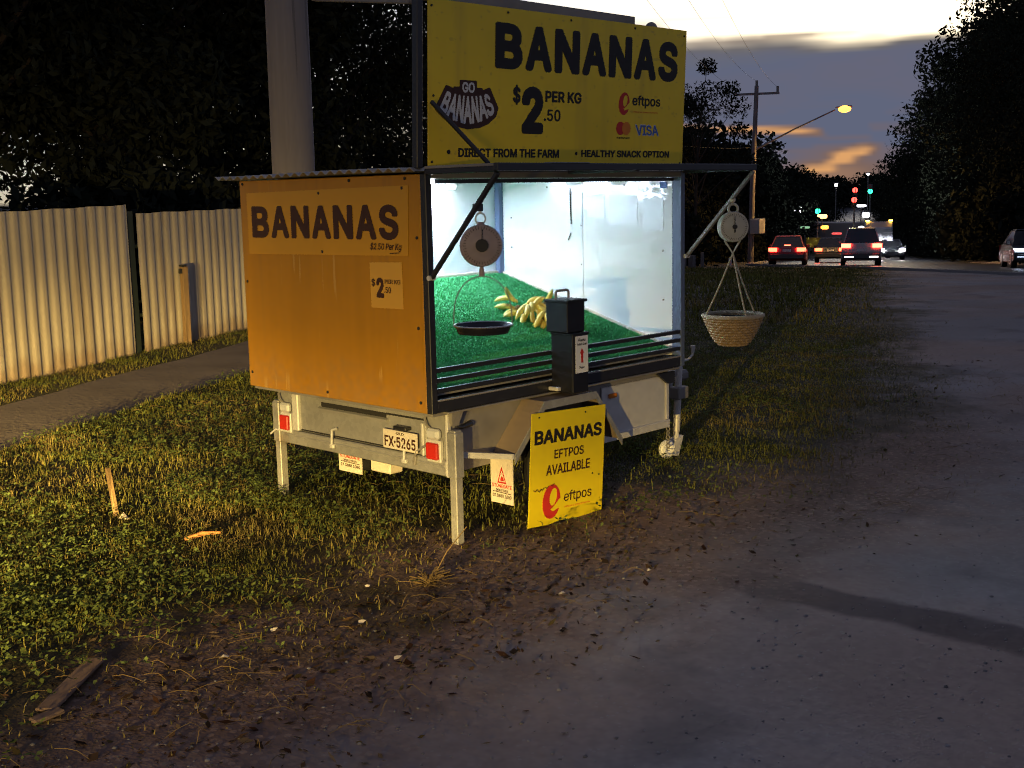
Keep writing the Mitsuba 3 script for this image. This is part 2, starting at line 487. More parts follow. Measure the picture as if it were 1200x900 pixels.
M_pole = mat('m_pole_timber', pbr(proc(pole_color), 0.9, spec=0.1))
M_timber = mat('m_timber', pbr(wood((0.25, 0.16, 0.08)), 0.85, spec=0.15))
M_plank = mat('m_plank', pbr(mottle((0.15, 0.105, 0.085), 0.35, 14), 0.9, spec=0.1))
M_bark = mat('m_bark', diffuse(mottle((0.075, 0.06, 0.05), 0.4, 6)))
M_blade = mat('m_vertex', {'type': 'twosided', 'bsdf': {'type': 'diffuse', 'reflectance': {'type': 'mesh_attribute', 'name': 'vertex_color'}}})
M_leaf = mat('m_leaf', diffuse((0.026, 0.029, 0.019)))
M_leafd = mat('m_leaf_dark', diffuse((0.021, 0.024, 0.018)))
M_wire = mat('m_wire', pbr((0.03, 0.03, 0.035), 0.6))
M_glass = mat('m_car_glass', pbr((0.012, 0.013, 0.016), 0.08, spec=0.6))
M_carred = mat('m_car_red', pbr((0.30, 0.03, 0.03), 0.3, clearcoat=0.6))
M_carsilver = mat('m_car_silver', pbr((0.32, 0.30, 0.29), 0.3, metal=0.3, clearcoat=0.6))
M_cardark = mat('m_car_dark', pbr((0.025, 0.028, 0.035), 0.3, clearcoat=0.8))
M_carwhite = mat('m_car_white', pbr((0.55, 0.55, 0.55), 0.35, clearcoat=0.6))
M_lens = mat('m_lens', pbr((0.5, 0.5, 0.5), 0.3))
M_redlens = mat('m_red_lens', pbr((0.50, 0.022, 0.014), 0.25, spec=0.6))
M_amber = mat('m_amber_lens', pbr((0.55, 0.16, 0.01), 0.3))
M_white = mat('m_plain_white', pbr((0.72, 0.72, 0.70), 0.5))

# ------------------------------------------------------------------ the ground
ang = np.concatenate([np.arange(-150, -32, 4.0), np.arange(-32, 32, 0.16), np.arange(32, 210, 4.0)])
ang = np.radians(ang + 44.0)
rad = np.concatenate([[0.6], np.geomspace(1.5, 520, 430)])
RR, AA = np.meshgrid(rad, ang, indexing='ij')
gx, gy = CAM[0] + RR * np.cos(AA), CAM[1] + RR * np.sin(AA)
gz = height(gx, gy)
na = len(ang)
i, j = np.meshgrid(np.arange(len(rad) - 1), np.arange(na), indexing='ij')
j2 = (j + 1) % na
q = np.stack([i * na + j, (i + 1) * na + j, (i + 1) * na + j2, i * na + j2], -1).reshape(-1, 4)
gv = np.stack([gx, gy, gz], -1).reshape(-1, 3)
gv = np.vstack([gv, [[CAM[0], CAM[1], zg(CAM[0], CAM[1])]]])
gf = np.vstack([q[:, [0, 1, 2]], q[:, [0, 2, 3]], np.stack([np.full(na, len(gv) - 1), np.arange(na), (np.arange(na) + 1) % na], 1)])
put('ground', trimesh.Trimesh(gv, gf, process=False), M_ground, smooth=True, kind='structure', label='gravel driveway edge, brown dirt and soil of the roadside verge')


def strip(us, va, vb, lift, extra=None):
    """A sheet between the lines v = va(u) and v = vb(u), laid lift above the slope."""
    vs, fs = [], []
    cols = 9
    for u, a, b in zip(us, va, vb):
        for k in range(cols):
            v = a + (b - a) * k / (cols - 1)
            x, y = xy(u, v)
            vs.append((x, y, -0.682 + float(ramp(u)) + lift))
    for a in range(len(us) - 1):
        for k in range(cols - 1):
            p = a * cols + k
            fs += [[p, p + cols, p + 1], [p + 1, p + cols, p + cols + 1]]
    m = trimesh.Trimesh(vs, fs, process=False)
    if m.face_normals[:, 2].mean() < 0:
        m.invert()
    return m


ru = np.concatenate([np.linspace(-40, 20, 20), np.linspace(22, 95, 60), np.linspace(100, 380, 40)])
put('road', strip(ru, np.interp(ru, RE_U, RE_V), np.interp(ru, RR_U, RR_V), -0.06), M_asphalt, smooth=True, kind='structure', label='dark asphalt road running downhill to the lights')
for a, b, off in [(62 + 9 * k, 65 + 9 * k, 0.9 if 62 + 9 * k < 85 else -2.4) for k in range(6)] + [(44 + 9 * k, 47 + 9 * k, -2.5) for k in range(10)]:
    us = np.linspace(a, b, 4)
    put('lane_marking', strip(us, [off - 0.05] * 4, [off + 0.05] * 4, -0.055), M_line, 'road')
ku = np.concatenate([np.linspace(12, 95, 70), np.linspace(100, 300, 20)])
kv = np.interp(ku, RE_U, RE_V)
kp = []
for prof in ((0.0, -0.062), (0.0, 0.05), (0.03, 0.065), (0.16, 0.065), (0.18, -0.02)):
    kp.append([(*xy(u, v + prof[0]), -0.682 + float(ramp(u)) + prof[1]) for u, v in zip(ku, kv)])
kp = np.array(kp); n0, n1 = kp.shape[:2]
kf = []
for a in range(n0 - 1):
    for b in range(n1 - 1):
        kf += [[a * n1 + b, (a + 1) * n1 + b, a * n1 + b + 1], [a * n1 + b + 1, (a + 1) * n1 + b, (a + 1) * n1 + b + 1]]
put('kerb', trimesh.Trimesh(kp.reshape(-1, 3), kf, process=False), M_kerb, kind='structure', label='low concrete kerb along the road edge')
pu = np.linspace(1.5, 40, 80)
pw = np.array([0.03 * math.sin(u * 2.1) + 0.02 * math.sin(u * 5.3) for u in pu])
put('footpath', strip(pu, path_v(pu)[0] - 0.68 + pw, path_v(pu)[0] + 0.68 + pw[::-1], -0.035), M_concrete, smooth=True, kind='structure', label='brown concrete footpath between the grass and the fence')

# ------------------------------------------------------------------ grass, clover, straw, litter


def pick(n, umin, umax, vmin, vmax, dens):
    """n tries of points in road coordinates, kept with probability dens(x, y, r)."""
    u, v = RNG.uniform(umin, umax, n), RNG.uniform(vmin, vmax, n)
    x, y = ORG[0] + u * U[0] + v * V[0], ORG[1] + u * U[1] + v * V[1]
    keep = RNG.random(n) < dens(x, y, u, v)
    return x[keep], y[keep], u[keep], v[keep]


def in_view(x, y, margin=1.3):
    d = np.stack([x - CAM[0], y - CAM[1]], -1)
    f = FWD[:2] / np.linalg.norm(FWD[:2]); r = np.array([f[1], -f[0]])
    return np.abs(d @ r) < (d @ f) * 0.426 * margin + 0.7


def off_path(u, v):
    pv, ph = path_v(u)
    return np.abs(v - pv) > ph + 0.02


def blades(x, y, length, width, lean, color, seed):
    g = np.random.default_rng(seed)
    n = len(x)
    z = height(x, y) - 0.006
    a = g.uniform(0, 2 * np.pi, n)
    l = length * g.uniform(0.55, 1.35, n)
    w = width * g.uniform(0.7, 1.3, n)
    t = lean * g.uniform(0.15, 1.3, n)
    dx, dy = np.cos(a), np.sin(a)
    sx, sy = -dy * w / 2, dx * w / 2
    base = np.stack([x, y, z], -1)
    side = np.stack([sx, sy, 0 * sx], -1)
    up = np.array([0, 0, 1.0])
    fwd = np.stack([dx, dy, 0 * dx], -1)
    m = base + fwd * (l * 0.5 * np.sin(t * 0.55))[:, None] + up * (l * 0.5 * np.cos(t * 0.55))[:, None]
    tip = m + fwd * (l * 0.5 * np.sin(t * 1.5))[:, None] + up * (l * 0.5 * np.cos(t * 1.5))[:, None]
    v = np.stack([base - side, base + side, m - side * 0.8, m + side * 0.8, tip], 1)
    k = np.arange(n)[:, None] * 5
    f = np.concatenate([k + [0, 1, 3], k + [0, 3, 2], k + [2, 3, 4]])
    c = np.repeat(color, 5, axis=0)
    return trimesh.Trimesh(v.reshape(-1, 3), f, process=False), c


def under_trailer(x, y):
    return (x > 0.1) & (x < 2.1) & (y > -0.2) & (y < 1.5)


def grass_density(x, y, u, v):
    e = edge(x, y) + (meshkit.fbm(np.stack([x * 1.3, y * 1.3, x * 0 + 3], -1), 4, 31) - 0.5) * 1.7
    d = np.clip((e + 0.45) / 1.35, 0, 1) ** 2.0 + 0.06 * np.clip((e + 1.1) / 0.8, 0, 1)
    clump = np.clip(0.35 + 1.3 * (meshkit.fbm(np.stack([x * 2.6, y * 2.6, x * 0], -1), 3, 77) - 0.3), 0.12, 1)
    r = np.hypot(x - CAM[0], y - CAM[1])
    far = np.clip(5.5 / r, 0.10, 1) ** 1.3
    on = (np.interp(u, RE_U, RE_V) + 0.25 < v)
    return d * clump * far * in_view(x, y) * off_path(u, v) * on * np.where(under_trailer(x, y), 0.5, 1)


def grass_color(x, y, g):
    k = meshkit.fbm(np.stack([x * 1.1, y * 1.1, x * 0 + 1], -1), 3, 55)
    dry = np.clip((k - 0.47) * 4 + g.normal(0, 0.35, len(x)) + np.clip(0.5 - edge(x, y), 0, 1) * 0.8, 0, 1)[:, None]
    tone = g.uniform(0.65, 1.2, len(x))[:, None]
    return np.clip((np.array([0.150, 0.150, 0.034]) * (1 - dry) + np.array([0.235, 0.180, 0.064]) * dry) * tone, 0.004, 0.4)


gg = np.random.default_rng(5)
x, y, u, v = pick(2_100_000, 2.5, 16, -6, 10.5, grass_density)
m, c = blades(x, y, 0.060 * np.clip(0.45 + 0.75 * (edge(x, y) + 0.5), 0.4, 1.0), 0.0050, 1.5, grass_color(x, y, gg), 1)
x2, y2, u2, v2 = pick(420_000, 16, 46, -6, 22, lambda x, y, u, v: np.clip(grass_density(x, y, u, v) * 3.0, 0, 1))
m2, c2 = blades(x2, y2, 0.12 * np.clip(0.25 + 0.6 * edge(x2, y2), 0.2, 1.0), 0.018, 1.0, grass_color(x2, y2, gg), 2)
print('grass', len(m.faces), len(m2.faces))
put('grass', join([m, m2]), M_blade, kind='stuff', label='rough unmown grass of the verge, warmly lit on the left', color=np.vstack([c, c2]))


def clover(n, dens, seed):
    g = np.random.default_rng(seed)
    x, y, u, v = pick(n, 2.5, 15, -3, 7.5, dens)
    z = height(x, y)
    h = g.uniform(0.02, 0.085, len(x))
    vs, cs = [], []
    for k in range(3):
        a = g.uniform(0, 2 * np.pi, len(x)) if k == 0 else a + 2.094
        s = g.uniform(0.008, 0.016, len(x))
        tilt = g.uniform(-0.5, 0.7, len(x))
        d = np.stack([np.cos(a), np.sin(a), tilt], -1); d /= np.linalg.norm(d, axis=1, keepdims=True)
        w = np.stack([-np.sin(a), np.cos(a), g.uniform(-0.3, 0.3, len(x))], -1)
        c0 = np.stack([x, y, z + h], -1)
        vs.append(np.stack([c0, c0 + d * s[:, None] + w * s[:, None] * 0.62, c0 + d * s[:, None] * 1.9, c0 + d * s[:, None] - w * s[:, None] * 0.62], 1))
    v4 = np.concatenate(vs)
    k = np.arange(len(v4))[:, None] * 4
    f = np.concatenate([k + [0, 1, 2], k + [0, 2, 3]])
    tone = g.uniform(0.5, 1.4, len(x))
    c = np.tile(np.array([[0.105, 0.135, 0.040]]), (len(x), 1)) * tone[:, None]
    c = np.concatenate([np.repeat(c, 4, axis=0)] * 3)
    return trimesh.Trimesh(v4.reshape(-1, 3), f, process=False), c


def clover_density(x, y, u, v):
    e = edge(x, y) + (meshkit.fbm(np.stack([x * 1.5, y * 1.5, x * 0 + 8], -1), 3, 41) - 0.5) * 1.0
    p = np.clip((meshkit.fbm(np.stack([x * 1.6, y * 1.6, x * 0 + 4], -1), 3, 91) - 0.42) * 5, 0.05, 1)
    near = np.clip(1.4 - 0.12 * np.hypot(x - CAM[0], y - CAM[1]), 0.15, 1)
    return np.clip((e + 0.5) / 1.1, 0, 1) ** 1.5 * p * near * in_view(x, y) * off_path(u, v) * np.where(under_trailer(x, y), 0.2, 1)


m, c = clover(230_000, clover_density, 6)
put('clover', m, M_blade, kind='stuff', label='small round-leaved clover and weeds among the grass', color=c)


def litter(n, dens, seed, lo, hi, cols):
    g = np.random.default_rng(seed)
    x, y, u, v = pick(n, 2.2, 13, -5, 5, dens)
    z = height(x, y)
    s = g.uniform(lo, hi, len(x)) * g.choice([0.6, 1, 1.6], len(x), p=[0.5, 0.4, 0.1])
    a = g.uniform(0, 2 * np.pi, len(x))
    d = np.stack([np.cos(a), np.sin(a), g.uniform(-0.25, 0.4, len(x))], -1)
    w = np.stack([-np.sin(a), np.cos(a), g.uniform(-0.4, 0.4, len(x))], -1)
    asp = g.uniform(0.16, 0.6, len(x))
    c0 = np.stack([x, y, z + 0.35 * s * 0.5 + 0.002], -1)
    v4 = np.stack([c0 - d * s[:, None], c0 + w * (s * asp)[:, None], c0 + d * s[:, None], c0 - w * (s * asp)[:, None]], 1)
    k = np.arange(len(x))[:, None] * 4
    f = np.concatenate([k + [0, 1, 2], k + [0, 2, 3]])
    c = np.array(cols)[g.integers(0, len(cols), len(x))] * g.uniform(0.6, 1.25, len(x))[:, None]
    return trimesh.Trimesh(v4.reshape(-1, 3), f, process=False), np.repeat(c, 4, axis=0)


def litter_density(x, y, u, v):
    e = edge(x, y) + (meshkit.fbm(np.stack([x * 2.0, y * 2.0, x * 0 + 8], -1), 3, 61) - 0.5) * 0.9
    return np.clip(np.exp(-((e + 0.35) / 0.55) ** 2) + 0.06 * (e > 0), 0, 1) * in_view(x, y) * np.clip(1.6 - np.abs(x + 0.4) * 0.55, 0.06, 1)


m, c = litter(75_000, litter_density, 8, 0.008, 0.022, [(0.12, 0.07, 0.035), (0.07, 0.035, 0.02), (0.17, 0.12, 0.07), (0.045, 0.03, 0.02), (0.10, 0.075, 0.03)])
put('leaf_litter', m, M_blade, kind='stuff', label='dry brown leaf litter along the edge of the dirt', color=c)


def straw(n, seed):
    g = np.random.default_rng(seed)
    x, y, u, v = pick(n, 2.5, 12, -3, 7, lambda x, y, u, v: (edge(x, y) > -1.0) * in_view(x, y) * off_path(u, v) * np.clip(meshkit.fbm(np.stack([x * 1.2, y * 1.2, x * 0], -1), 3, 17) * 3 - 1.1, 0.05, 1))
    z = height(x, y)
    ms = []
    for k in range(len(x)):
        a, L = g.uniform(0, 6.28), g.uniform(0.04, 0.17)
        h = g.uniform(0.005, 0.05)
        pts = [(x[k] + math.cos(a) * L * t, y[k] + math.sin(a) * L * t, z[k] + 0.006 + h * math.sin(t * g.uniform(1.5, 3.1))) for t in (0, 0.33, 0.66, 1)]
        ms.append(tube(pts, 0.0012, 3, cap=False))
    return join(ms)


M_straw = mat('m_straw', diffuse((0.19, 0.13, 0.06)))
put('dry_straw', straw(5200, 12), M_straw, kind='stuff', label='pale dry stalks lying over the grass and dirt')


def pebbles(n, seed):
    g = np.random.default_rng(seed)
    x, y, u, v = pick(n, 2.2, 12, -6, 3, lambda x, y, u, v: np.clip(0.5 - edge(x, y), 0.0, 1) * in_view(x, y) * np.clip(4.5 / np.hypot(x - CAM[0], y - CAM[1]), 0, 1) ** 2)
    z = height(x, y)
    base = trimesh.creation.icosphere(subdivisions=1)
    ms = []
    for k in range(len(x)):
        b = base.vertices * (1 + 0.5 * (g.random((len(base.vertices), 1)) - 0.5)) * (g.uniform(0.002, 0.006) * g.choice([1, 1, 1, 1.7])) * np.array([1, g.uniform(0.6, 1), 0.6])
        ms.append(b + [x[k], y[k], z[k]])
    nv = len(base.vertices)
    c = np.repeat(g.uniform(0.12, 0.30, (len(x), 1)) * np.array([[1, 0.93, 0.88]]), nv, axis=0)
    f = (base.faces[None] + (np.arange(len(x)) * nv)[:, None, None]).reshape(-1, 3)
    return trimesh.Trimesh(np.vstack(ms), f, process=False), c


m, c = pebbles(9000, 14)
put('gravel_stones', m, M_blade, kind='stuff', label='loose small stones scattered over the gravel and dirt', color=c, smooth=True)

# ================================================================== the banana trailer
# x runs along its open side, y from the open side to its back, z = 0 is the underside of the box
L_, W_, H_ = 2.08, 1.52, 1.165
tr = thing('market_trailer', 'galvanised box trailer with orange rear panel and brightly lit white inside, selling bananas', 'trailer')
EX, EY, EZ = np.eye(3)

# rear panel with its printed sheet and price sticker
rp = put('rear_panel', box(0.0, 0.028, 0.008, 1.532, -0.002, 1.163, 0.003), M_orange, tr, label='orange painted rear panel')


def on_rear(shape_or_mesh, h, lift):
    """Shape drawn in (y from right to left mirrored) coordinates: its x is -world y, its y is world z."""
    m = extrude(shape_or_mesh, h) if not isinstance(shape_or_mesh, trimesh.Trimesh) else shape_or_mesh
    return place(m, np.array([-lift - 0.0, 0, 0]), -EY, EZ, -EX)


def rear_text(s, y0, y1, z0, z1, m, name, grow=0.0, shear=0.0, lift=0.004, label=None):
    return put(name, on_rear(fit(text_poly(s, grow), -y0, -y1, z0, z1, shear), 0.0012, lift), m, rp, label=label)


put('vinyl_sheet', on_rear(sg.Polygon([(-1.463, 0.757), (-0.108, 0.772), (-0.092, 1.112), (-1.463, 1.095)]), 0.002, 0.001), M_yellow, rp, label='yellow sheet lettered BANANAS')
put('lettering', on_rear(fit(spaced('BANANAS', 0.035, 0.09), -1.42, -0.170, 0.848, 1.022), 0.0012, 0.004), M_brown, rp, label='dark block letters reading BANANAS')
rear_text('$2.50 Per Kg', 0.392, 0.152, 0.790, 0.835, M_brown, 'handwriting', grow=0.0, shear=12, label='small handwritten price under the letters')
put('handwriting', on_rear(sg.LineString([(-0.24, 0.781), (-0.17, 0.786)]).buffer(0.0022), 0.0012, 0.004), M_brown, rp)
put('price_sticker', on_rear(sg.Polygon([(-0.402, 0.505), (-0.156, 0.508), (-0.158, 0.740), (-0.405, 0.734)]), 0.0015, 0.001), mat('m_pale_sticker', pbr((0.62, 0.33, 0.04), 0.45)), rp, label='pale yellow price sticker')
rear_text('$', 0.394, 0.366, 0.612, 0.655, M_brown, 'sticker_print', lift=0.0032)
rear_text('2', 0.356, 0.300, 0.558, 0.660, M_brown, 'sticker_print', grow=0.05, lift=0.0032)
rear_text('PER KG', 0.290, 0.172, 0.630, 0.652, M_brown, 'sticker_print', lift=0.0032)
rear_text('.50', 0.296, 0.245, 0.584, 0.614, M_brown, 'sticker_print', lift=0.0032)
for y, z in [(1.499, 1.145), (0.802, 1.085), (0.545, 1.145), (0.115, 1.145), (0.138, 1.100), (0.79, 0.781), (1.50, 0.60), (0.05, 0.42), (0.04, 0.86), (1.5, 0.08), (0.8, 0.03), (0.05, 0.05)]:
    put('screw', disc((-0.0045, y, z), (1, 0, 0), 0.008, 0.005, 10), M_dark, rp)

# roof: corrugated sheet
ys = np.linspace(-0.02, 1.69, 200)
wav = 0.009 * np.sin(ys * 2 * np.pi / 0.076)
prof = [(yy, 1.178 + w + 0.004 * math.sin(yy * 3)) for yy, w in zip(ys, wav)]
rv, rf = [], []
for k, (yy, zz) in enumerate(prof):
    rv += [(-0.055, yy, zz + 0.008), (L_ + 0.06, yy, zz + 0.008), (-0.055, yy, zz + 0.0035), (L_ + 0.06, yy, zz + 0.0035)]
for k in range(len(prof) - 1):
    a, b = 4 * k, 4 * k + 4
    rf += [[a, a + 1, b + 1], [a, b + 1, b], [a + 2, b + 3, a + 3], [a + 2, b + 2, b + 3], [a, b, b + 2], [a, b + 2, a + 2], [a + 1, b + 3, b + 1], [a + 1, a + 3, b + 3]]
put('roof', trimesh.Trimesh(rv, rf, process=False), M_galv, tr, label='corrugated metal roof sheet')
put('ceiling', box(0.03, L_ - 0.02, 0.06, 1.49, 1.140, 1.160), M_ceil, tr)

# walls and posts
put('back_wall', box(0.03, L_ - 0.03, 1.500, 1.530, 0.0, 1.14), M_wall, tr, label='bright white back wall lining')
put('front_wall', box(L_ - 0.028, L_, 0.035, 1.530, 0.0, 1.16), M_wall, tr, label='glossy white front wall with smeared reflections')
put('rear_lining', box(0.0295, 0.036, 0.03, 1.499, 0.0, 1.14), M_wall, tr)
put('post', box(-0.004, 0.036, -0.034, 0.006, 0.0, 1.165, 0.003), M_frame, tr)
put('post', box(L_ - 0.030, L_ + 0.008, -0.034, 0.034, 0.0, 1.165, 0.003), M_post, tr)
put('post', box(L_ - 0.070, L_ - 0.0285, 1.455, 1.498, 0.0, 1.14, 0.003), M_post, tr)
put('header_beam', box(0.037, L_ - 0.031, -0.032, 0.004, 1.140, 1.172, 0.003), M_galvd, tr)
put('header_beam', box(0.037, L_ - 0.031, 0.02, 0.045, 1.118, 1.138, 0.002), M_frame, tr)
put('floor', box(0.03, L_, 0.0, 1.53, -0.022, -0.003), M_galvd, tr)
put('wall_sticker', box(L_ - 0.0305, L_ - 0.0285, 0.070, 0.125, 1.075, 1.115), M_bluep, tr, label='small blue sticker in the upper corner of the front wall')
put('pull_cord', tube([(L_ - 0.034, 0.845, 1.095), (L_ - 0.033, 0.843, 0.98), (L_ - 0.034, 0.838, 0.86)], 0.0035, 6), M_dark, tr)
put('pull_cord', tube([(L_ - 0.034, 0.842, 0.80), (L_ - 0.034, 0.865, 0.755)], 0.003, 6), M_dark, tr)
# paper notices, barely seen on the glossy wall
for y0, y1, z0, z1 in [(0.30, 0.52, 0.86, 1.04), (0.56, 0.70, 0.90, 1.05), (0.10, 0.25, 0.82, 1.02)]:
    put('notice', box(L_ - 0.0300, L_ - 0.0284, y0, y1, z0, z1), mat('m_notice', pbr((0.77, 0.80, 0.84), 0.35)) if 'm_notice' not in scene else 'm_notice', tr)

put('joint_strip', box(L_ - 0.0312, L_ - 0.0284, 0.742, 0.770, 0.33, 1.138, 0.001), M_wall, tr)
put('joint_strip', box(1.20, 1.23, 1.4972, 1.5005, 0.56, 1.138, 0.001), M_wall, tr)
for y, z in [(0.10, 0.70), (0.10, 0.40), (0.40, 1.10), (1.05, 1.10), (0.756, 0.60), (0.756, 0.85), (1.38, 0.90), (1.38, 0.70)]:
    put('screw', disc((L_ - 0.0315, y, z), (1, 0, 0), 0.006, 0.004, 10), M_galvd, tr)

# the light: an LED batten high on the back wall
put('light_batten', box(0.28, 1.52, 1.345, 1.445, 1.117, 1.139, 0.003), M_white, tr, label='LED batten along the top of the back wall')
put('diffuser', box(0.30, 1.50, 1.335, 1.455, 1.098, 1.116, 0.006), M_white, f'{tr}__light_batten', emitter=emit((55, 65, 86), 10.0))
put('batten_lead', tube([(0.08, 0.05, 1.12), (0.06, 0.4, 1.13), (0.10, 1.2, 1.13), (0.28, 1.39, 1.130)], 0.005, 6), M_white, tr)
put('strip_light', box(0.040, 0.062, -0.030, -0.008, 1.112, 1.136, 0.003), M_white, tr, emitter=emit((60, 66, 72), 0.6), label='small bright lamp at the top of the rear post')

# sloping display: turf squares
tz = lambda y: 0.105 + (y - 0.03) * (0.530 - 0.105) / 1.45
tn = np.array([0, -(0.425 / 1.45), 1.0]); tn /= np.linalg.norm(tn)
put('display_board', hull([(x, y, tz(y) - o) for x in (0.037, L_ - 0.033) for y in (0.03, 1.497) for o in (0.012, 0.03)]), M_galvd, tr)
xs = [0.04, 0.52, 1.11, 1.60, L_ - 0.04]
ysx = [0.035, 0.50, 0.965, 1.47]
for a in range(4):
    for b in range(3):
        x0, x1, y0, y1 = xs[a] + 0.002, xs[a + 1] - 0.002, ysx[b] + 0.003, ysx[b + 1] - 0.003
        put('turf_tile', hull([(x, y, tz(y) - o) for x in (x0, x1) for y in (y0, y1) for o in (0.0, 0.0115)]), M_turf, tr)
g = np.random.default_rng(3)
n = 60000
bx_, by_ = g.uniform(0.05, L_ - 0.05, n), g.uniform(0.04, 1.46, n)
kx = np.ones(n, bool)
for q_ in xs[1:-1]: kx &= np.abs(bx_ - q_) > 0.005
for q_ in ysx[1:-1]: kx &= np.abs(by_ - q_) > 0.006
bx_, by_ = bx_[kx], by_[kx]; n = len(bx_)
b0 = np.stack([bx_, by_, tz(by_)], -1)
a_ = g.uniform(0, 6.28, n); d_ = np.stack([np.cos(a_), np.sin(a_), 0 * a_], -1)
tip = b0 + tn * g.uniform(0.007, 0.015, n)[:, None] + np.roll(d_, 1, axis=1) * 0.0 + np.stack([g.normal(0, 0.005, n), g.normal(0, 0.005, n), 0 * a_], -1)
tv = np.stack([b0 - d_ * 0.0022, b0 + d_ * 0.0022, tip], 1).reshape(-1, 3)
put('turf_pile', trimesh.Trimesh(tv, np.arange(len(tv)).reshape(-1, 3), process=False), M_turft, tr, kind='stuff')
put('edging', hull([(L_ - 0.046, y, tz(y) + o) for y in (0.04, 1.46) for o in (0.0, 0.014)] + [(L_ - 0.030, y, tz(y) + o) for y in (0.04, 1.46) for o in (0.0, 0.014)]), M_cream, tr)
put('edging', box(0.04, L_ - 0.05, 1.472, 1.498, tz(1.48) - 0.01, tz(1.48) + 0.012), M_cream, tr)

# rails and front beam
for z in (0.211, 0.160, 0.109):
    put('rail', box(0.037, L_ - 0.031, -0.030, -0.006, z - 0.0115, z + 0.0115, 0.003), M_frame, tr)
put('front_beam', box(0.037, L_ - 0.031, -0.030, 0.030, 0.0, 0.064, 0.004), M_frame, tr)
put('front_trim', box(0.037, L_ - 0.031, -0.0345, -0.0305, 0.058, 0.066), M_galvd, tr)
put('front_trim', box(0.10, L_ - 0.05, -0.036, 0.020, -0.012, -0.0035, 0.002), M_galvd, tr)

# awning: the folded-up side of the box, seen from its edge
AW = 0.50
aw = put('awning', box(-0.01, L_ + 0.01, -AW, -0.036, 1.186, 1.199, 0.002), M_galvd, tr, label='raised side flap seen edge on')
put('awning_frame', box(-0.015, L_ + 0.015, -AW - 0.030, -AW - 0.001, 1.165, 1.200, 0.003), M_frame, aw)
for x in (-0.012, 1.02, L_ - 0.016):
    put('awning_frame', box(x, x + 0.028, -AW, -0.036, 1.160, 1.1855, 0.003), M_frame, aw)
put('edge_highlight', box(0.35, 0.62, -AW - 0.030, -AW + 0.02, 1.2005, 1.204), M_galv, aw)  # paler metal strip stands for the highlight along the flap edge
for x, m in ((0.012, M_frame), (L_ + 0.016, M_galvd)):
    s_ = put('strut', bar((x, -0.042, 0.668), (x, -AW - 0.004, 1.158), 0.022), m, tr)
    put('bolt', disc((x - 0.02, -0.040, 0.668), (1, 0, 0), 0.013, 0.04, 12), M_zinc, s_)
put('stay', bar((0.03, -0.055, 1.50), (0.262, -0.20, 1.205), 0.020), M_frame, tr)
put('hook_block', box(0.016, 0.056, -0.365, -0.325, 0.985, 1.020, 0.005), M_frame, tr)

# tray of the trailer under the box
X0, X1, Y0, Y1, ZB = 0.15, 2.00, 0.028, 1.462, -0.335
tail = put('tailgate', box(X0, X0 + 0.03, 0.19, 1.29, -0.262, -0.024, 0.003), M_galv, tr, label='galvanised tailgate')
put('recess_shade', box(X0 - 0.004, X0 + 0.006, 0.50, 1.06, -0.098, -0.072), M_dark, tail)  # raised dark strips stand for the shade inside the tailgate recesses
put('lip', hull([(X0 - d, y, z) for y in (0.48, 1.08) for d, z in ((0.0, -0.099), (0.016, -0.106), (0.0, -0.116), (0.016, -0.114))]), M_galv, tail)
put('recess_shade', box(X0 - 0.003, X0 + 0.004, 0.20, 0.50, -0.080, -0.070), M_dark, tail)
put('recess_shade', box(X0 - 0.003, X0 + 0.004, 0.46, 1.26, -0.258, -0.250), M_dark, tail)
put('rear_rail', box(X0 - 0.014, X0 + 0.05, Y0, Y1, ZB - 0.012, -0.266, 0.006), M_galv, tr)
put('rear_rail', box(X0 - 0.018, X0 - 0.010, Y0 + 0.01, Y1 - 0.01, -0.300, -0.291, 0.002), M_galv, tr)
for y in (0.945, 0.335):
    l_ = put('latch', tube([(X0 - 0.02, y - 0.035, -0.205), (X0 - 0.024, y, -0.215), (X0 - 0.026, y + 0.004, -0.30)], 0.008, 8), M_zinc, tr)
    put('keeper', box(X0 - 0.034, X0 - 0.015, y - 0.016, y + 0.020, -0.318, -0.294, 0.004), M_zinc, l_)
put('chain', tube([(X0 - 0.02, 0.17, -0.20), (X0 - 0.025, 0.24, -0.24), (X0 - 0.02, 0.275, -0.30), (X0 - 0.02, 0.262, -0.315), (X0 - 0.02, 0.25, -0.27)], 0.007, 6), M_galvd, tr)
for y0, y1 in ((0.020, 0.185), (1.295, 1.470)):
    put('corner_panel', box(X0 + 0.002, X0 + 0.05, y0, y1, -0.266, -0.010, 0.003), M_galv, tr)
put('tail_post', box(X0 - 0.022, X0 + 0.02, 1.262, 1.318, -0.262, -0.012, 0.006), M_zinc, tr)
put('tail_post', box(X0 - 0.016, X0 + 0.012, 0.196, 0.214, -0.262, -0.090, 0.004), M_zinc, tr)
put('corner_post', box(X0 - 0.018, X0 + 0.01, 0.010, 0.027, -0.350, -0.016, 0.003), M_zinc, tr)
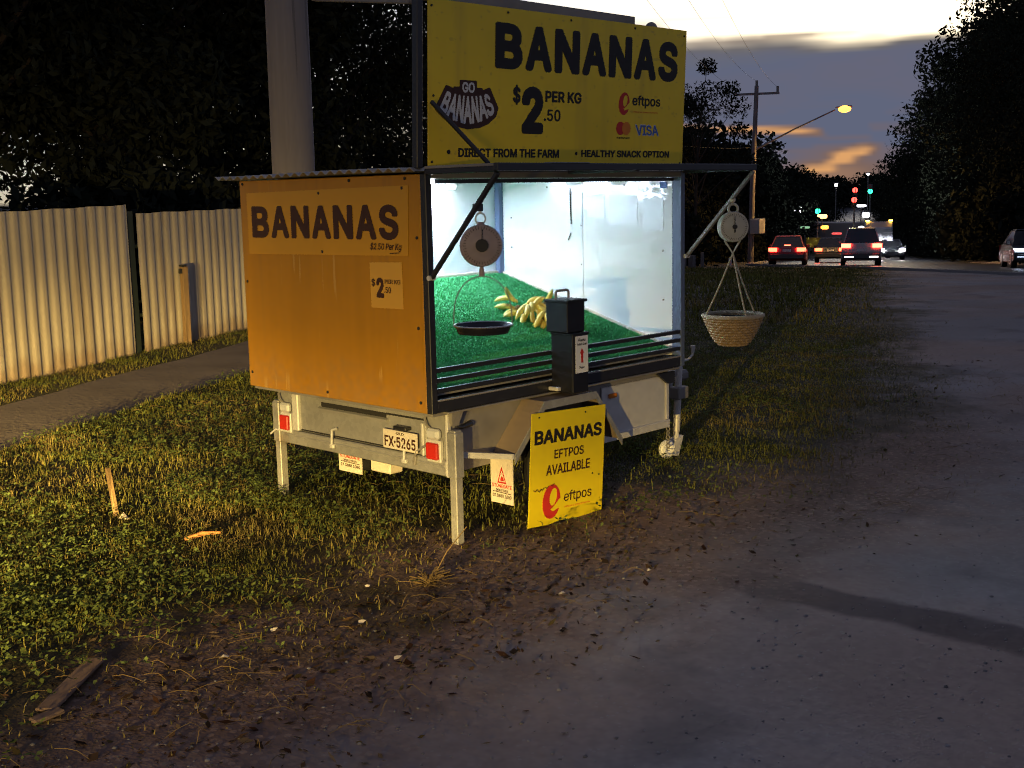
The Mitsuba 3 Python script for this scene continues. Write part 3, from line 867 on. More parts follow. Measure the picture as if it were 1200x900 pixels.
# tail lights
for y0, y1 in ((0.072, 0.156), (1.345, 1.425)):
    tl = put('tail_light', box(X0 - 0.022, X0 + 0.002, y0 - 0.010, y1 + 0.010, -0.282, -0.165, 0.004), M_zinc, tr, label='red tail light in a pale bracket')
    put('lens', box(X0 - 0.040, X0 - 0.018, y0, y1, -0.266, -0.180, 0.006), M_redlens, tl)
    put('clear_lens', box(X0 - 0.034, X0 + 0.002, y0 - 0.004, y1 + 0.004, -0.163, -0.108, 0.012), M_lens, tl)
    put('lead', tube([(X0 - 0.01, y1 - 0.01, -0.11), (X0 - 0.03, y1, -0.09), (X0 - 0.02, y1 + 0.02, -0.06), (X0 + 0.01, y1 + 0.01, -0.03)], 0.006, 6), M_galvd, tl)
put('cable_tie', tube([(X0 - 0.02, 1.43, -0.275), (X0 - 0.04, 1.46, -0.270), (X0 - 0.05, 1.50, -0.30)], 0.006, 6), M_zinc, tr)
# number plate
pl = put('number_plate', box(X0 - 0.030, X0 - 0.024, 0.228, 0.500, -0.252, -0.150, 0.002), M_cream, tr, label='white number plate FX 5265')
put('lettering', place(extrude(fit(text_poly('FX·5265', 0.01), -0.486, -0.240, -0.240, -0.182), 0.0012), np.array([X0 - 0.0302, 0, 0]), -EY, EZ, -EX), M_brown, pl)
put('lettering', place(extrude(fit(text_poly('QLD'), -0.392, -0.330, -0.172, -0.157), 0.0012), np.array([X0 - 0.0302, 0, 0]), -EY, EZ, -EX), M_brown, pl)
put('plate_lamp', box(X0 - 0.045, X0, 0.30, 0.40, -0.142, -0.122, 0.004), M_frame, tr)
# sides of the tray
put('tray_side', box(X0 + 0.03, X1, Y0, Y0 + 0.025, ZB, -0.024, 0.003), M_galvd, tr, label='galvanised side of the tray')
put('tray_side', box(X0 + 0.03, X1, Y1 - 0.025, Y1, ZB, -0.024, 0.003), M_galvd, tr)
put('tray_front', box(X1 - 0.025, X1, Y0 + 0.026, Y1 - 0.026, ZB, -0.024, 0.003), M_galvd, tr)
put('tray_floor', box(X0 + 0.05, X1 - 0.026, Y0 + 0.026, Y1 - 0.026, ZB + 0.02, ZB + 0.04), M_galvd, tr)
put('side_skirt', box(1.355, 1.985, Y0 - 0.012, Y0 - 0.001, -0.330, -0.050, 0.003), M_zinc, tr, label='pale side panel ahead of the wheel')
put('side_skirt_flange', box(1.30, 1.985, Y0 - 0.028, Y0 - 0.0125, -0.372, -0.325, 0.004), M_zinc, tr)
put('skirt_post', box(1.955, 1.985, Y0 - 0.020, Y0 - 0.0125, -0.324, -0.050, 0.003), M_zinc, tr)
put('corner_gusset', hull([(x, y, z) for y in (Y0 - 0.03, Y0 - 0.013) for x, z in ((1.86, -0.030), (2.03, -0.030), (2.03, -0.10), (1.96, -0.10))]), M_frame, tr)
put('marker_lamp', box(1.405, 1.475, Y0 - 0.030, Y0 - 0.0122, -0.118, -0.092, 0.006), M_amber, tr, label='orange side marker lamp')
put('side_catch', tube([(0.30, Y0 - 0.01, -0.095), (0.22, Y0 - 0.03, -0.10), (0.19, Y0 - 0.03, -0.092)], [0.018, 0.010, 0.007], 8), M_frame, tr)
put('corner_cap', hull([(0.14, -0.02, -0.014), (0.14, 0.06, -0.014), (0.22, -0.02, -0.014), (0.22, 0.06, -0.014), (0.15, -0.012, -0.085), (0.15, 0.03, -0.085), (0.19, -0.012, -0.085), (0.19, 0.03, -0.085)]), M_galvd, tr)
# mudguards with mud flaps and wheels, on both sides
FL = []
for sgn, yi, yo in ((1, Y0 - 0.002, -0.135), (-1, Y1 + 0.002, Y1 + 0.165)):
    ya, yb = sorted((yi, yo))
    pr = [(0.467, -0.275), (0.700, -0.022), (1.120, -0.022), (1.345, -0.318)]
    ms = []
    for (xa, za), (xb, zb) in zip(pr[:-1], pr[1:]):
        ms.append(hull([(x, y, z + o) for x, z in ((xa, za), (xb, zb)) for y in (ya, yb) for o in (0.0, -0.008)]))
    mg = put('mudguard', join(ms), mat('m_guard', pbr(mottle((0.25, 0.19, 0.14), 0.25, 7), 0.6, metal=0.15)) if 'm_guard' not in scene else 'm_guard', tr, label='angular steel mudguard' if sgn > 0 else None)
    fl = []
    for (xa, za), (xb, zb) in zip(pr[:-1], pr[1:]):
        fl.append(hull([(x, y, z + o) for x, z in ((xa, za), (xb, zb)) for y in (yo - 0.004, yo + 0.004) for o in (0.001, -0.042)]))
    put('flange', join(fl), M_galv, mg)
    wheel = put('wheel', join([ring((0.91, (ya + yb) / 2, -0.405), (0, 1, 0), 0.195, 0.075, 40, 12)]), M_rubber, tr)
    put('rim', disc((0.91, (ya + yb) / 2 - 0.06, -0.405), (0, 1, 0), 0.165, 0.12, 28), M_galvd, wheel)
    put('hub', disc((0.91, (ya + yb) / 2 - 0.075, -0.405), (0, 1, 0), 0.045, 0.15, 16), M_zinc, wheel)
    xf = 0.452 if sgn > 0 else 0.43
    fz = (-0.535, -0.272) if sgn > 0 else (-0.545, -0.300)
    fy = (ya, yb) if sgn > 0 else (1.07, 1.285)
    flap = put('mud_flap', box(xf - 0.004, xf, fy[0], fy[1], *fz), M_cream, tr, label='cream mud flap printed in red' if sgn > 0 else 'cream mud flap half hidden under the tailgate')
    w_ = fy[1] - fy[0]; zc = fz[0] + 0.263

    def on_flap(shape, m):
        put('print', place(extrude(shape, 0.001), np.array([xf - 0.0042, fy[1], 0]), -EY, EZ, -EX), m, flap)
    tri = sg.Polygon([(0.30 * w_, zc - 0.155), (0.70 * w_, zc - 0.155), (0.5 * w_, zc - 0.065)])
    on_flap(tri.difference(affinity.scale(tri, 0.72, 0.70, origin=(0.5 * w_, zc - 0.128))), M_red)
    on_flap(sg.Polygon([(0.42 * w_, zc - 0.142), (0.60 * w_, zc - 0.142), (0.57 * w_, zc - 0.125), (0.5 * w_, zc - 0.115), (0.46 * w_, zc - 0.128)]), M_red)
    on_flap(fit(text_poly('STONEGATE'), 0.06 * w_, 0.94 * w_, zc - 0.180, zc - 0.160), M_red)
    on_flap(fit(text_poly('INDUSTRIES'), 0.22 * w_, 0.78 * w_, zc - 0.199, zc - 0.187), M_brown)
    on_flap(sg.LineString([(0.10 * w_, zc - 0.203), (0.90 * w_, zc - 0.206)]).buffer(0.002), M_brown)
    on_flap(fit(text_poly('07 3888 1080'), 0.08 * w_, 0.92 * w_, zc - 0.232, zc - 0.214), M_brown)
put('flap_bracket', hull([(0.448, -0.136, -0.262), (0.448, -0.136, -0.290), (0.462, -0.136, -0.262), (0.462, -0.136, -0.290),
                          (0.17, 0.020, -0.222), (0.17, 0.020, -0.252), (0.184, 0.025, -0.222), (0.184, 0.025, -0.252)]), M_zinc, tr, label='pale flat bracket holding the mud flap')
put('axle', disc((0.91, 0.0, -0.405), (0, 1, 0), 0.025, 1.5, 12), M_galvd, tr)
# corner legs
for y, zf in ((-0.028, -0.712), (1.468, -0.76)):
    lg = put('leg', box(0.125, 0.173, y - 0.024, y + 0.024, zf, -0.10, 0.004), M_galv, tr, label='square steel corner leg')
    put('inner_tube', box(0.132, 0.166, y - 0.017, y + 0.017, zf - 0.03, zf + 0.02), M_galvd, lg)
    put('sleeve', box(0.118, 0.180, y - 0.031, y + 0.031, -0.345, -0.11, 0.005), M_galv, lg)
# drawbar, jockey wheel, safety chain
put('drawbar', bar((1.9, 0.20, -0.30), (3.0, 0.76, -0.30), 0.06), M_galvd, tr)
put('drawbar', bar((1.9, 1.32, -0.30), (3.0, 0.76, -0.30), 0.06), M_galvd, tr)
put('coupling', box(2.97, 3.2, 0.72, 0.80, -0.30, -0.22, 0.02), M_galvd, tr)
jw = put('jockey_wheel', tube([(2.50, 0.33, -0.52), (2.53, 0.33, -0.07)], 0.024, 16), M_zinc, tr, label='jockey wheel with a crank handle')
put('inner_tube', tube([(2.495, 0.33, -0.60), (2.50, 0.33, -0.50)], 0.019, 12), M_zinc, jw)
put('crank', tube([(2.53, 0.33, -0.07), (2.532, 0.33, -0.055), (2.60, 0.31, -0.050), (2.64, 0.30, -0.02), (2.642, 0.30, 0.04)], [0.012, 0.012, 0.008, 0.008, 0.017], 10), M_zinc, jw)
put('fork', hull([(2.46, 0.30, -0.57), (2.54, 0.30, -0.55), (2.46, 0.36, -0.57), (2.54, 0.36, -0.55), (2.40, 0.29, -0.66), (2.47, 0.29, -0.68), (2.40, 0.37, -0.66), (2.47, 0.37, -0.68)]), M_zinc, jw)
put('wheel', ring((2.395, 0.33, -0.625), (0.2, 1, 0), 0.038, 0.026, 20, 10), M_white, jw)
put('clamp', box(2.46, 2.57, 0.28, 0.36, -0.30, -0.22, 0.006), M_galvd, jw)
ch = [(2.30, 0.25, -0.10 - 0.028 * k) for k in range(18)]
put('safety_chain', join([ring(c, (1, 0, 0) if k % 2 else (0, 1, 0), 0.013, 0.0045, 12, 6) for k, c in enumerate(ch)]), M_galvd, tr)
put('chain_bracket', box(2.26, 2.33, 0.20, 0.30, -0.12, -0.08, 0.005), M_galvd, tr)
put('chain_bracket', bar((2.0, 0.10, -0.1), (2.3, 0.24, -0.1), 0.03), M_galvd, tr)

# ================================================================== the big sign on the roof
SB = thing('roof_sign', 'big yellow BANANAS price sign standing on the trailer roof', 'sign')
A_ = np.array([0.033, -0.020, 1.199]); e1 = np.array([1.963, -0.057, 0.0]); e2 = np.array([0, -0.033, 0.759])
SW, SH = np.linalg.norm(e1), np.linalg.norm(e2)
e1, e2 = e1 / SW, e2 / SH
e3 = np.cross(e1, e2)                                           # towards the viewer


def on_sign(shape, h=0.0012, lift=0.0005):
    return place(extrude(shape, h), A_ + e3 * lift, e1, e2, e3)


board = put('board', place(extrude(sg.box(0, 0, SW, SH + 0.012), 0.006), A_ - e3 * 0.006, e1, e2, e3), M_sign, SB, label='yellow sign board')


def sign_text(s, x0, x1, y0, y1, m=M_black, name='lettering', grow=0.0, shear=0.0, label=None, lift=0.0005):
    return put(name, on_sign(fit(text_poly(s, grow), x0, x1, y0, y1, shear), lift=lift), m, SB, label=label)


put('lettering', on_sign(fit(spaced('BANANAS', 0.05, 0.07), 0.434, 1.890, 0.478, 0.700)), M_black, SB, label='heavy black letters BANANAS')
sign_text('$', 0.560, 0.614, 0.306, 0.405, grow=0.03)
sign_text('2', 0.625, 0.780, 0.164, 0.402, grow=0.06)
sign_text('PER KG', 0.795, 1.072, 0.328, 0.386, grow=0.03)
sign_text('.50', 0.787, 0.911, 0.232, 0.292)
sign_text('DIRECT FROM THE FARM', 0.190, 0.905, 0.044, 0.088, grow=0.03)
sign_text('HEALTHY SNACK OPTION', 1.080, 1.836, 0.050, 0.088, grow=0.03)
put('bullet', on_sign(circle(0.128, 0.068, 0.011)), M_black, SB)
put('bullet', on_sign(circle(1.040, 0.068, 0.009)), M_black, SB)


def e_mark(s):
    """The swirl that stands for an e: a thick crescent ring with a tail, 1 high."""
    outer = affinity.rotate(affinity.scale(circle(0, 0, 0.5, 64), 0.74, 1.0), -8)
    inner = affinity.translate(affinity.rotate(affinity.scale(circle(0, 0, 0.5, 64), 0.30, 0.52), -16), 0.075, 0.13)
    cut = sg.Polygon([(0.30, 0.02), (0.40, 0.09), (0.7, 0.09), (0.7, -0.24), (0.36, -0.205), (0.06, -0.30), (-0.05, -0.23), (0.12, -0.13)])
    g = outer.difference(inner).difference(cut)
    return affinity.scale(g, s, s, origin=(0, 0))


put('logo', on_sign(affinity.translate(e_mark(0.122), 1.424, 0.342)), M_red, SB, label='red swirl mark of the eftpos logo')
sign_text('eftpos', 1.494, 1.740, 0.322, 0.392)
sign_text('eftpos payments', 1.500, 1.720, 0.296, 0.305, m=M_orangep)
put('logo', on_sign(circle(1.398, 0.208, 0.036)), M_red, SB, label='two overlapping circles, red and orange')
put('logo', on_sign(circle(1.446, 0.208, 0.036), lift=0.0022), M_orangep, SB)
sign_text('mastercard', 1.370, 1.476, 0.152, 0.162)
sign_text('VISA', 1.522, 1.736, 0.170, 0.234, m=M_whitep, grow=0.035, shear=-8)
sign_text('VISA', 1.526, 1.732, 0.174, 0.230, m=M_bluep, grow=0.0, shear=-8, lift=0.0022)
# the lettered badge at the sign's left: GO over a fan of letters (its cartoon figure is left out)
fan_o = sg.Polygon([(0.115, 0.372), (0.185, 0.352), (0.26, 0.346), (0.335, 0.352), (0.395, 0.372), (0.448, 0.285), (0.435, 0.250), (0.385, 0.215), (0.33, 0.196), (0.25, 0.188), (0.17, 0.200), (0.10, 0.232), (0.050, 0.270)]).buffer(0.006).buffer(0.004)
put('badge', on_sign(fan_o), M_brown, SB, label='dark fan-shaped badge reading GO BANANAS')
word = text_poly('BANANAS', 0.03)


def warp(g):
    a, b, c, d = g.bounds

    def f(x, y):
        x, y = np.asarray(x), np.asarray(y)
        s = (x - a) / (c - a) * 2 - 1
        t = (y - b) / (d - b)
        top_x, top_y = 0.252 + 0.135 * s, 0.338 + 0.018 * s * s
        bot_x, bot_y = 0.250 + 0.188 * s, 0.202 + 0.062 * s * s
        return bot_x + (top_x - bot_x) * t, bot_y + (top_y - bot_y) * t
    return shapely.transform(g.segmentize(0.1), lambda xy_: np.stack(f(xy_[:, 0], xy_[:, 1]), -1))


put('badge', on_sign(warp(word).buffer(0), lift=0.0022), M_whitep, SB)
put('badge', on_sign(sg.box(0.165, 0.358, 0.345, 0.372).union(sg.box(0.205, 0.345, 0.305, 0.405)).buffer(0.006), lift=0.0008), M_brown, SB)
sign_text('GO', 0.214, 0.296, 0.352, 0.402, m=M_whitep, name='badge', grow=0.03, lift=0.0026)
for a_x, a_y in [(0.02, 0.74), (0.98, 0.75), (0.03, 0.33), (0.02, 0.02), (1.94, 0.74), (1.94, 0.02), (0.52, 0.75), (1.5, 0.75)]:
    put('screw', on_sign(circle(a_x, a_y, 0.006, 12), 0.003), M_dark, SB)
# its steel frame: a return towards the back and a taller rail behind
put('frame_post', bar((-0.012, 0.008, 1.19), (-0.012, -0.030, 1.975), 0.040), M_frame, SB)
put('frame_post', bar((1.955, 0.02, 1.19), (1.955, -0.03, 1.93), 0.035), M_frame, SB)
put('frame_rail', bar((-0.004, 0.020, 1.972), (-0.02, 0.740, 2.070), 0.040, 0.050), M_galvd, SB)
put('frame_rail', box(0.03, 1.766, 0.085, 0.115, 1.99, 2.051, 0.003), M_galvd, SB)
put('frame_post', box(1.70, 1.73, 0.086, 0.114, 1.19, 1.989, 0.003), M_frame, SB)
put('roof_cap', sphere((1.83, 0.02, 1.985), 0.035, 2), M_galvd, SB)

# ================================================================== things on and around the trailer


def sc_bow(c, R, z0, z1, n=17):
    return [(c[0] + R * math.sin(q), c[1], z1 - (z1 - z0) * (1 - math.cos(q)) / 1.0) for q in np.linspace(-math.pi / 2, math.pi / 2, n)]


hs = thing('hanging_scale', 'round rusty dial scale with a black pan, hanging from the left awning strut', 'scale', 'hanging dial scales')
cx, cy = 0.052, -0.345
put('hook', ring((cx, cy, 0.950), (0.3, 1, 0), 0.026, 0.004, 20, 6), M_zinc, hs)
put('hook', tube([(cx, cy, 1.0), (cx, cy, 0.972)], 0.006, 8), M_zinc, hs)
# the dial faces the viewer's side of the trailer
dn = np.array([-0.62, -0.78, 0.05]); dn /= np.linalg.norm(dn)
C_ = np.array([cx, cy, 0.826])
pts = [(0.100, -0.030), (0.103, -0.026), (0.103, 0.020), (0.098, 0.028), (0.0, 0.036)]
case = join([tube([C_ + dn * b for _, b in pts], [max(a * 0.95, 0.002) for a, _ in pts], 44)])
put('dial', case, M_dial, hs, smooth=35, label='rusty brown dial casing')
put('dial_hub', disc(C_ + dn * 0.030, dn, 0.030, 0.012, 24), M_dark, hs)
put('pointer', bar(C_ + dn * 0.037 + np.array([0, 0, 0.0]), C_ + dn * 0.036 + np.array([0.004, 0, 0.075]), 0.005), M_dark, hs)
du = np.cross(EZ, dn); du /= np.linalg.norm(du); dv = np.cross(dn, du)
put('dial_marks', join([bar(C_ + dn * 0.0315 + (du * math.cos(q) + dv * math.sin(q)) * 0.074, C_ + dn * 0.0305 + (du * math.cos(q) + dv * math.sin(q)) * (0.088 if k_ % 4 else 0.094), 0.0028, 0.002) for k_, q in enumerate(np.linspace(0, 2 * math.pi, 40, endpoint=False))]), M_dark, hs, kind='stuff')
put('neck', tube([(cx, cy, 0.920), (cx, cy, 0.935)], [0.020, 0.012], 10), M_dial, hs)
put('spindle', tube([(cx, cy, 0.728), (cx, cy, 0.715), (cx, cy, 0.685)], [0.007, 0.012, 0.014], 10), M_dial, hs)
bow = [(cx + 0.19 * math.sin(q) * 0.722, cy - 0.19 * math.sin(q) * 0.69, 0.460 + 0.215 * math.cos(q) ** 0.62 if abs(q) < 1.57 else 0.46) for q in np.linspace(-math.pi / 2, math.pi / 2, 41)]
bow = [(cx + 0.137 * 0.7 * s, cy - 0.137 * 0.71 * s, 0.462 + 0.222 * math.sqrt(max(0, 1 - s ** 2)) ** 0.75) for s in np.sin(np.linspace(-math.pi / 2, math.pi / 2, 41))]
put('bow', tube(bow, 0.0024, 6), M_galvd, hs)
pan = trimesh.creation.revolve(np.array([(0.0, 0.0), (0.118, 0.0), (0.132, 0.033), (0.140, 0.034), (0.140, 0.039), (0.130, 0.038), (0.115, 0.006), (0.0, 0.006)]), sections=56)
pan.apply_translation((cx, cy, 0.418))
put('pan', pan, M_frame, hs, smooth=35, label='shallow black pan with a bright rim')
put('pan_rim', ring((cx, cy, 0.457), (0, 0, 1), 0.138, 0.0042, 56, 6, up=(1, 0, 0)), M_chrome, hs)

ws = thing('basket_scale', 'pale round dial scale hanging from the right awning strut, holding a wicker basket', 'scale', 'hanging dial scales')
cx, cy = L_ + 0.022, -0.366
put('knob', sphere((cx, cy + 0.006, 1.000), 0.019, 2), M_cream, ws)
put('hook', ring((cx, cy, 0.947), dn, 0.028, 0.008, 20, 8), M_dial2, ws)
C_ = np.array([cx, cy, 0.843])
put('dial', tube([C_ + dn * b for _, b in pts], [max(a * 0.86, 0.002) for a, _ in pts], 44), M_dial2, ws, smooth=35, label='pale dial casing')
put('dial_hub', disc(C_ + dn * 0.030, dn, 0.014, 0.010, 16), M_dark, ws)
put('pointer', bar(C_ + dn * 0.037, C_ + dn * 0.036 + np.array([0, 0, 0.062]), 0.005), M_dark, ws)
put('pointer', bar(C_ + dn * 0.037, C_ + dn * 0.036 + np.array([0, 0, -0.035]), 0.010), M_dark, ws)
put('dial_marks', join([bar(C_ + dn * 0.0315 + (du * math.cos(q) + dv * math.sin(q)) * 0.066, C_ + dn * 0.0305 + (du * math.cos(q) + dv * math.sin(q)) * (0.076 if k_ % 4 else 0.080), 0.0026, 0.002) for k_, q in enumerate(np.linspace(0, 2 * math.pi, 40, endpoint=False))]), M_dark, ws, kind='stuff')
put('neck', tube([(cx, cy, 0.92), (cx, cy, 0.90)], [0.014, 0.020], 10), M_dial2, ws)
put('hook', tube([(cx - 0.04, cy + 0.03, 0.765), (cx, cy, 0.690), (cx + 0.035, cy - 0.03, 0.770)], 0.007, 8), M_dial2, ws)
bc = np.array([cx, cy - 0.005, 0.0])
for k, a in enumerate((2.45, 4.2, 6.0)):
    p1 = bc + np.array([0.167 * math.cos(a), 0.167 * math.sin(a), 0.325])
    p0 = np.array([cx, cy, 0.690])
    base = tube([p0 + (p1 - p0) * t + np.array([0, 0, -0.012 * math.sin(math.pi * t)]) for t in np.linspace(0, 1, 12)], 0.0055, 6)
    put('rope', base, M_rope, ws)
# wicker: rings woven round ribs
wk = []
for k, t in enumerate(np.linspace(0, 1, 11)):
    R = 0.082 + 0.090 * t ** 0.7
    z = 0.158 + 0.164 * t
    a = np.linspace(0, 2 * math.pi, 97)
    wob = 0.004 * np.cos(a * 18 + math.pi * k)
    wk.append(tube([bc + np.array([(R + w) * math.cos(q), (R + w) * math.sin(q), z]) for q, w in zip(a, wob)], 0.0090, 6, cap=False))
basket = put('basket', join(wk), M_wicker, ws, smooth=True, label='shallow round wicker basket on ropes')
put('basket_rib', join([tube([bc + np.array([(0.082 + 0.090 * t ** 0.7) * math.cos(q), (0.082 + 0.090 * t ** 0.7) * math.sin(q), 0.158 + 0.164 * t]) for t in np.linspace(0, 1, 6)], 0.006, 5) for q in np.linspace(0, 2 * math.pi, 36, endpoint=False)]), M_wicker, basket)
put('basket_base', disc(bc + [0, 0, 0.150], (0, 0, 1), 0.086, 0.012, 32), M_wicker, basket)
put('basket_rim', ring(bc + [0, 0, 0.326], (0, 0, 1), 0.174, 0.0125, 48, 8, up=(1, 0, 0)), M_rope, basket)
put('basket_lining', trimesh.creation.revolve(np.array([(0.0, 0.165), (0.075, 0.165), (0.156, 0.31), (0.152, 0.312), (0.072, 0.170), (0.0, 0.170)]), sections=40, transform=trimesh.transformations.translation_matrix(bc)), M_dark, basket)

# cash box on the rails
cb = thing('cash_box', 'black steel cash box with a handle and a white label, fixed to the rails', 'cash box')
put('body', box(0.872, 1.000, -0.185, -0.031, 0.0, 0.318, 0.004), M_safe, cb)
put('body_cap', box(0.866, 1.006, -0.190, -0.031, 0.312, 0.324, 0.003), M_safe, cb)
put('head', box(0.855, 0.998, -0.165, -0.012, 0.326, 0.490, 0.004), M_safe, cb)
put('lid', box(0.846, 1.008, -0.176, -0.004, 0.486, 0.500, 0.003), M_safe, cb)
put('handle', tube([(0.872, -0.07, 0.498), (0.872, -0.07, 0.535), (0.880, -0.07, 0.545), (0.965, -0.07, 0.545), (0.975, -0.07, 0.535), (0.975, -0.07, 0.498)], 0.007, 8), M_galvd, cb)
put('bracket', box(0.845, 0.872, -0.10, -0.031, 0.010, 0.030, 0.003), M_zinc, cb)
lab = put('label_plate', box(0.893, 0.994, -0.188, -0.1855, 0.108, 0.306), M_white, cb, label='white label with a red upward arrow')


def on_box(shape, m):
    put('print', place(extrude(shape, 0.0008), np.array([0.893, -0.1882, 0.108]), EX, EZ, -EY), m, lab)


on_box(fit(text_poly('Please'), 0.022, 0.080, 0.168, 0.185), M_dark)
on_box(fit(text_poly('Insert Cash'), 0.012, 0.090, 0.148, 0.161), M_dark)
on_box(sg.Polygon([(0.043, 0.055), (0.059, 0.055), (0.059, 0.105), (0.070, 0.105), (0.051, 0.132), (0.032, 0.105), (0.043, 0.105)]), M_red)
on_box(fit(text_poly('Here'), 0.030, 0.070, 0.022, 0.036), M_dark)

# the leaning sign
es = thing('corflute_sign', 'yellow BANANAS EFTPOS AVAILABLE sign leaning against the trailer wheel', 'sign')
p_bl, p_br, p_tl = np.array([0.521, -0.158, -0.662]), np.array([1.108, -0.168, -0.690]), np.array([0.563, -0.148, -0.076])
f1 = p_br - p_bl; FW = np.linalg.norm(f1); f1 /= FW
f2 = p_tl - p_bl; f2 -= f1 * (f2 @ f1); f2 = np.array([0.0, 0.012, 1.0]) + 0; f2 -= f1 * (f1 @ f2); f2 /= np.linalg.norm(f2)
FH = 0.602; f3 = np.cross(f1, f2)
p_bl = p_bl + np.array([0.01, 0, -0.008])


def on_cor(shape, h=0.0012, lift=0.0005):
    return place(extrude(shape, h), p_bl + f3 * lift, f1, f2, f3)


sheet = affinity.skew(sg.Polygon([(0, 0), (0.25 * FW, -0.004), (0.45 * FW, 0.006), (0.7 * FW, 0.0), (FW, 0.0), (FW, FH), (0, FH)]), xs=2.2, origin=(0, 0))
put('sheet', place(extrude(sheet, 0.004), p_bl - f3 * 0.004, f1, f2, f3), M_sign2, es, label='yellow plastic sheet')


def cor_text(s, x0, x1, y0, y1, m=M_black, grow=0.0, shear=0):
    g = affinity.skew(fit(text_poly(s, grow), x0 * FW, x1 * FW, y0 * FH, y1 * FH), xs=2.2, origin=(0, 0))
    put('lettering', on_cor(g), m, es)


cor_text('BANANAS', 0.045, 0.955, 0.72, 0.845, grow=0.03)
cor_text('EFTPOS', 0.31, 0.71, 0.575, 0.655, m=M_brown)
cor_text('AVAILABLE', 0.21, 0.80, 0.435, 0.525, m=M_brown)
cor_text('eftpos', 0.46, 0.84, 0.150, 0.265, m=M_brown, grow=-0.02)
cor_text('eftpos payments', 0.47, 0.82, 0.115, 0.130, m=M_orangep)
put('logo', on_cor(affinity.translate(affinity.scale(e_mark(1.0), 0.185, 0.185, origin=(0, 0)), 0.30 * FW, 0.155 * FH + 0.025)), M_red, es, label='red swirl of the eftpos mark')
for k, (a, b) in enumerate([(0.07, 0.325), (0.12, 0.318), (0.16, 0.327), (0.22, 0.335), (0.29, 0.348)]):
    put('scuff', on_cor(sg.LineString([(a * FW, b * FH), ((a + 0.02) * FW, b * FH - 0.008), ((a + 0.045) * FW, b * FH + 0.004)]).buffer(0.0025)), M_brown, es)
for a, b in [(0.13, 0.96), (0.75, 0.955), (0.95, 0.36), (0.86, 0.38)]:
    put('screw', on_cor(circle(a * FW, b * FH, 0.005, 10), 0.002), M_dark, es)

# bananas


def banana(o, d, up, L=0.18, r=0.0175, bend=0.9):
    d = np.array(d, float); d /= np.linalg.norm(d); up = np.array(up, float); up -= d * (up @ d); up /= np.linalg.norm(up)
    t = np.linspace(0, 1, 13)
    R = L / bend
    pts = [np.array(o) + d * R * math.sin(bend * (a - 0.0)) + up * R * (1 - math.cos(bend * a)) for a in t]
    rr = r * np.array([0.42, 0.40, 0.62, 0.86, 0.97, 1, 1, 1, 0.97, 0.88, 0.70, 0.38, 0.20])
    return tube(pts, rr, 6)


def bunch(name_label, o, az, n, seed, tilt=0.0):
    g = np.random.default_rng(seed)
    b = thing('banana_bunch', name_label, 'bananas', 'bananas on the green turf')
    o = np.array([1.46 + (o[0] - 1.46) * 0.72 + 0.055, 0.80 + (o[1] - 0.80) * 0.72 - 0.125, o[2]]); o[2] += tz(o[1])
    for k in range(n):
        a = az + (k - (n - 1) / 2) * 0.30 + g.normal(0, 0.06)
        lift = 0.02 + 0.045 * (k % 2) + g.uniform(0, 0.02)
        d = np.array([math.cos(a), math.sin(a), math.sin(a) * 0.29 + tilt + g.normal(0, 0.12)])
        put('banana', banana(o + tn * lift + d * 0.012, d, tn * g.choice([-1, -1, -1, 1]) + np.array([g.normal(0, 0.5), 0, 0]), g.uniform(0.125, 0.16), g.uniform(0.0165, 0.0195), g.uniform(0.8, 1.25)), M_banana, b, smooth=True)
    put('crown', sphere(o + tn * 0.035, 0.022, 1), M_bstem, b)
    return b


bunch('yellow banana bunch at the far left end of the pile, pointing up and left', (1.40, 0.96, 0.0), 2.6, 5, 21, 0.25)
bunch('yellow banana bunch in the middle of the pile', (1.45, 0.86, 0.02), 4.3, 6, 22, 0.1)
bunch('yellow banana bunch on top of the pile nearest the cash box', (1.56, 0.80, 0.05), 3.2, 6, 23, 0.1)
bunch('yellow banana bunch lowest on the turf, hanging towards the rails', (1.44, 0.70, 0.005), 4.0, 6, 24, 0.0)
bunch('yellow banana bunch half hidden behind the cash box', (1.55, 0.66, 0.02), 4.6, 6, 25, 0.0)
bunch('yellow banana bunch behind the scale pan', (1.38, 0.86, 0.0), 3.6, 4, 26, 0.15)

# ================================================================== verge: fence, pole, posts, debris
# the corrugated fence runs beside the footpath
fu0 = 8.26                                                       # its distance left of the camera


def fpos(s, off=0.0):
    """A point s metres along the fence line (s = 0 near the left edge of the view)."""
    a = np.array([1.05, 7.40]); d = np.array([0.892, 0.452])
    return a + d * s + np.array([-d[1], d[0]]) * off


fence = thing('corrugated_fence', 'cream corrugated sheet fence beside the footpath, warmly lit from below', 'fence')
FD = np.array([0.892, 0.452]); FN = np.array([-0.452, 0.892])


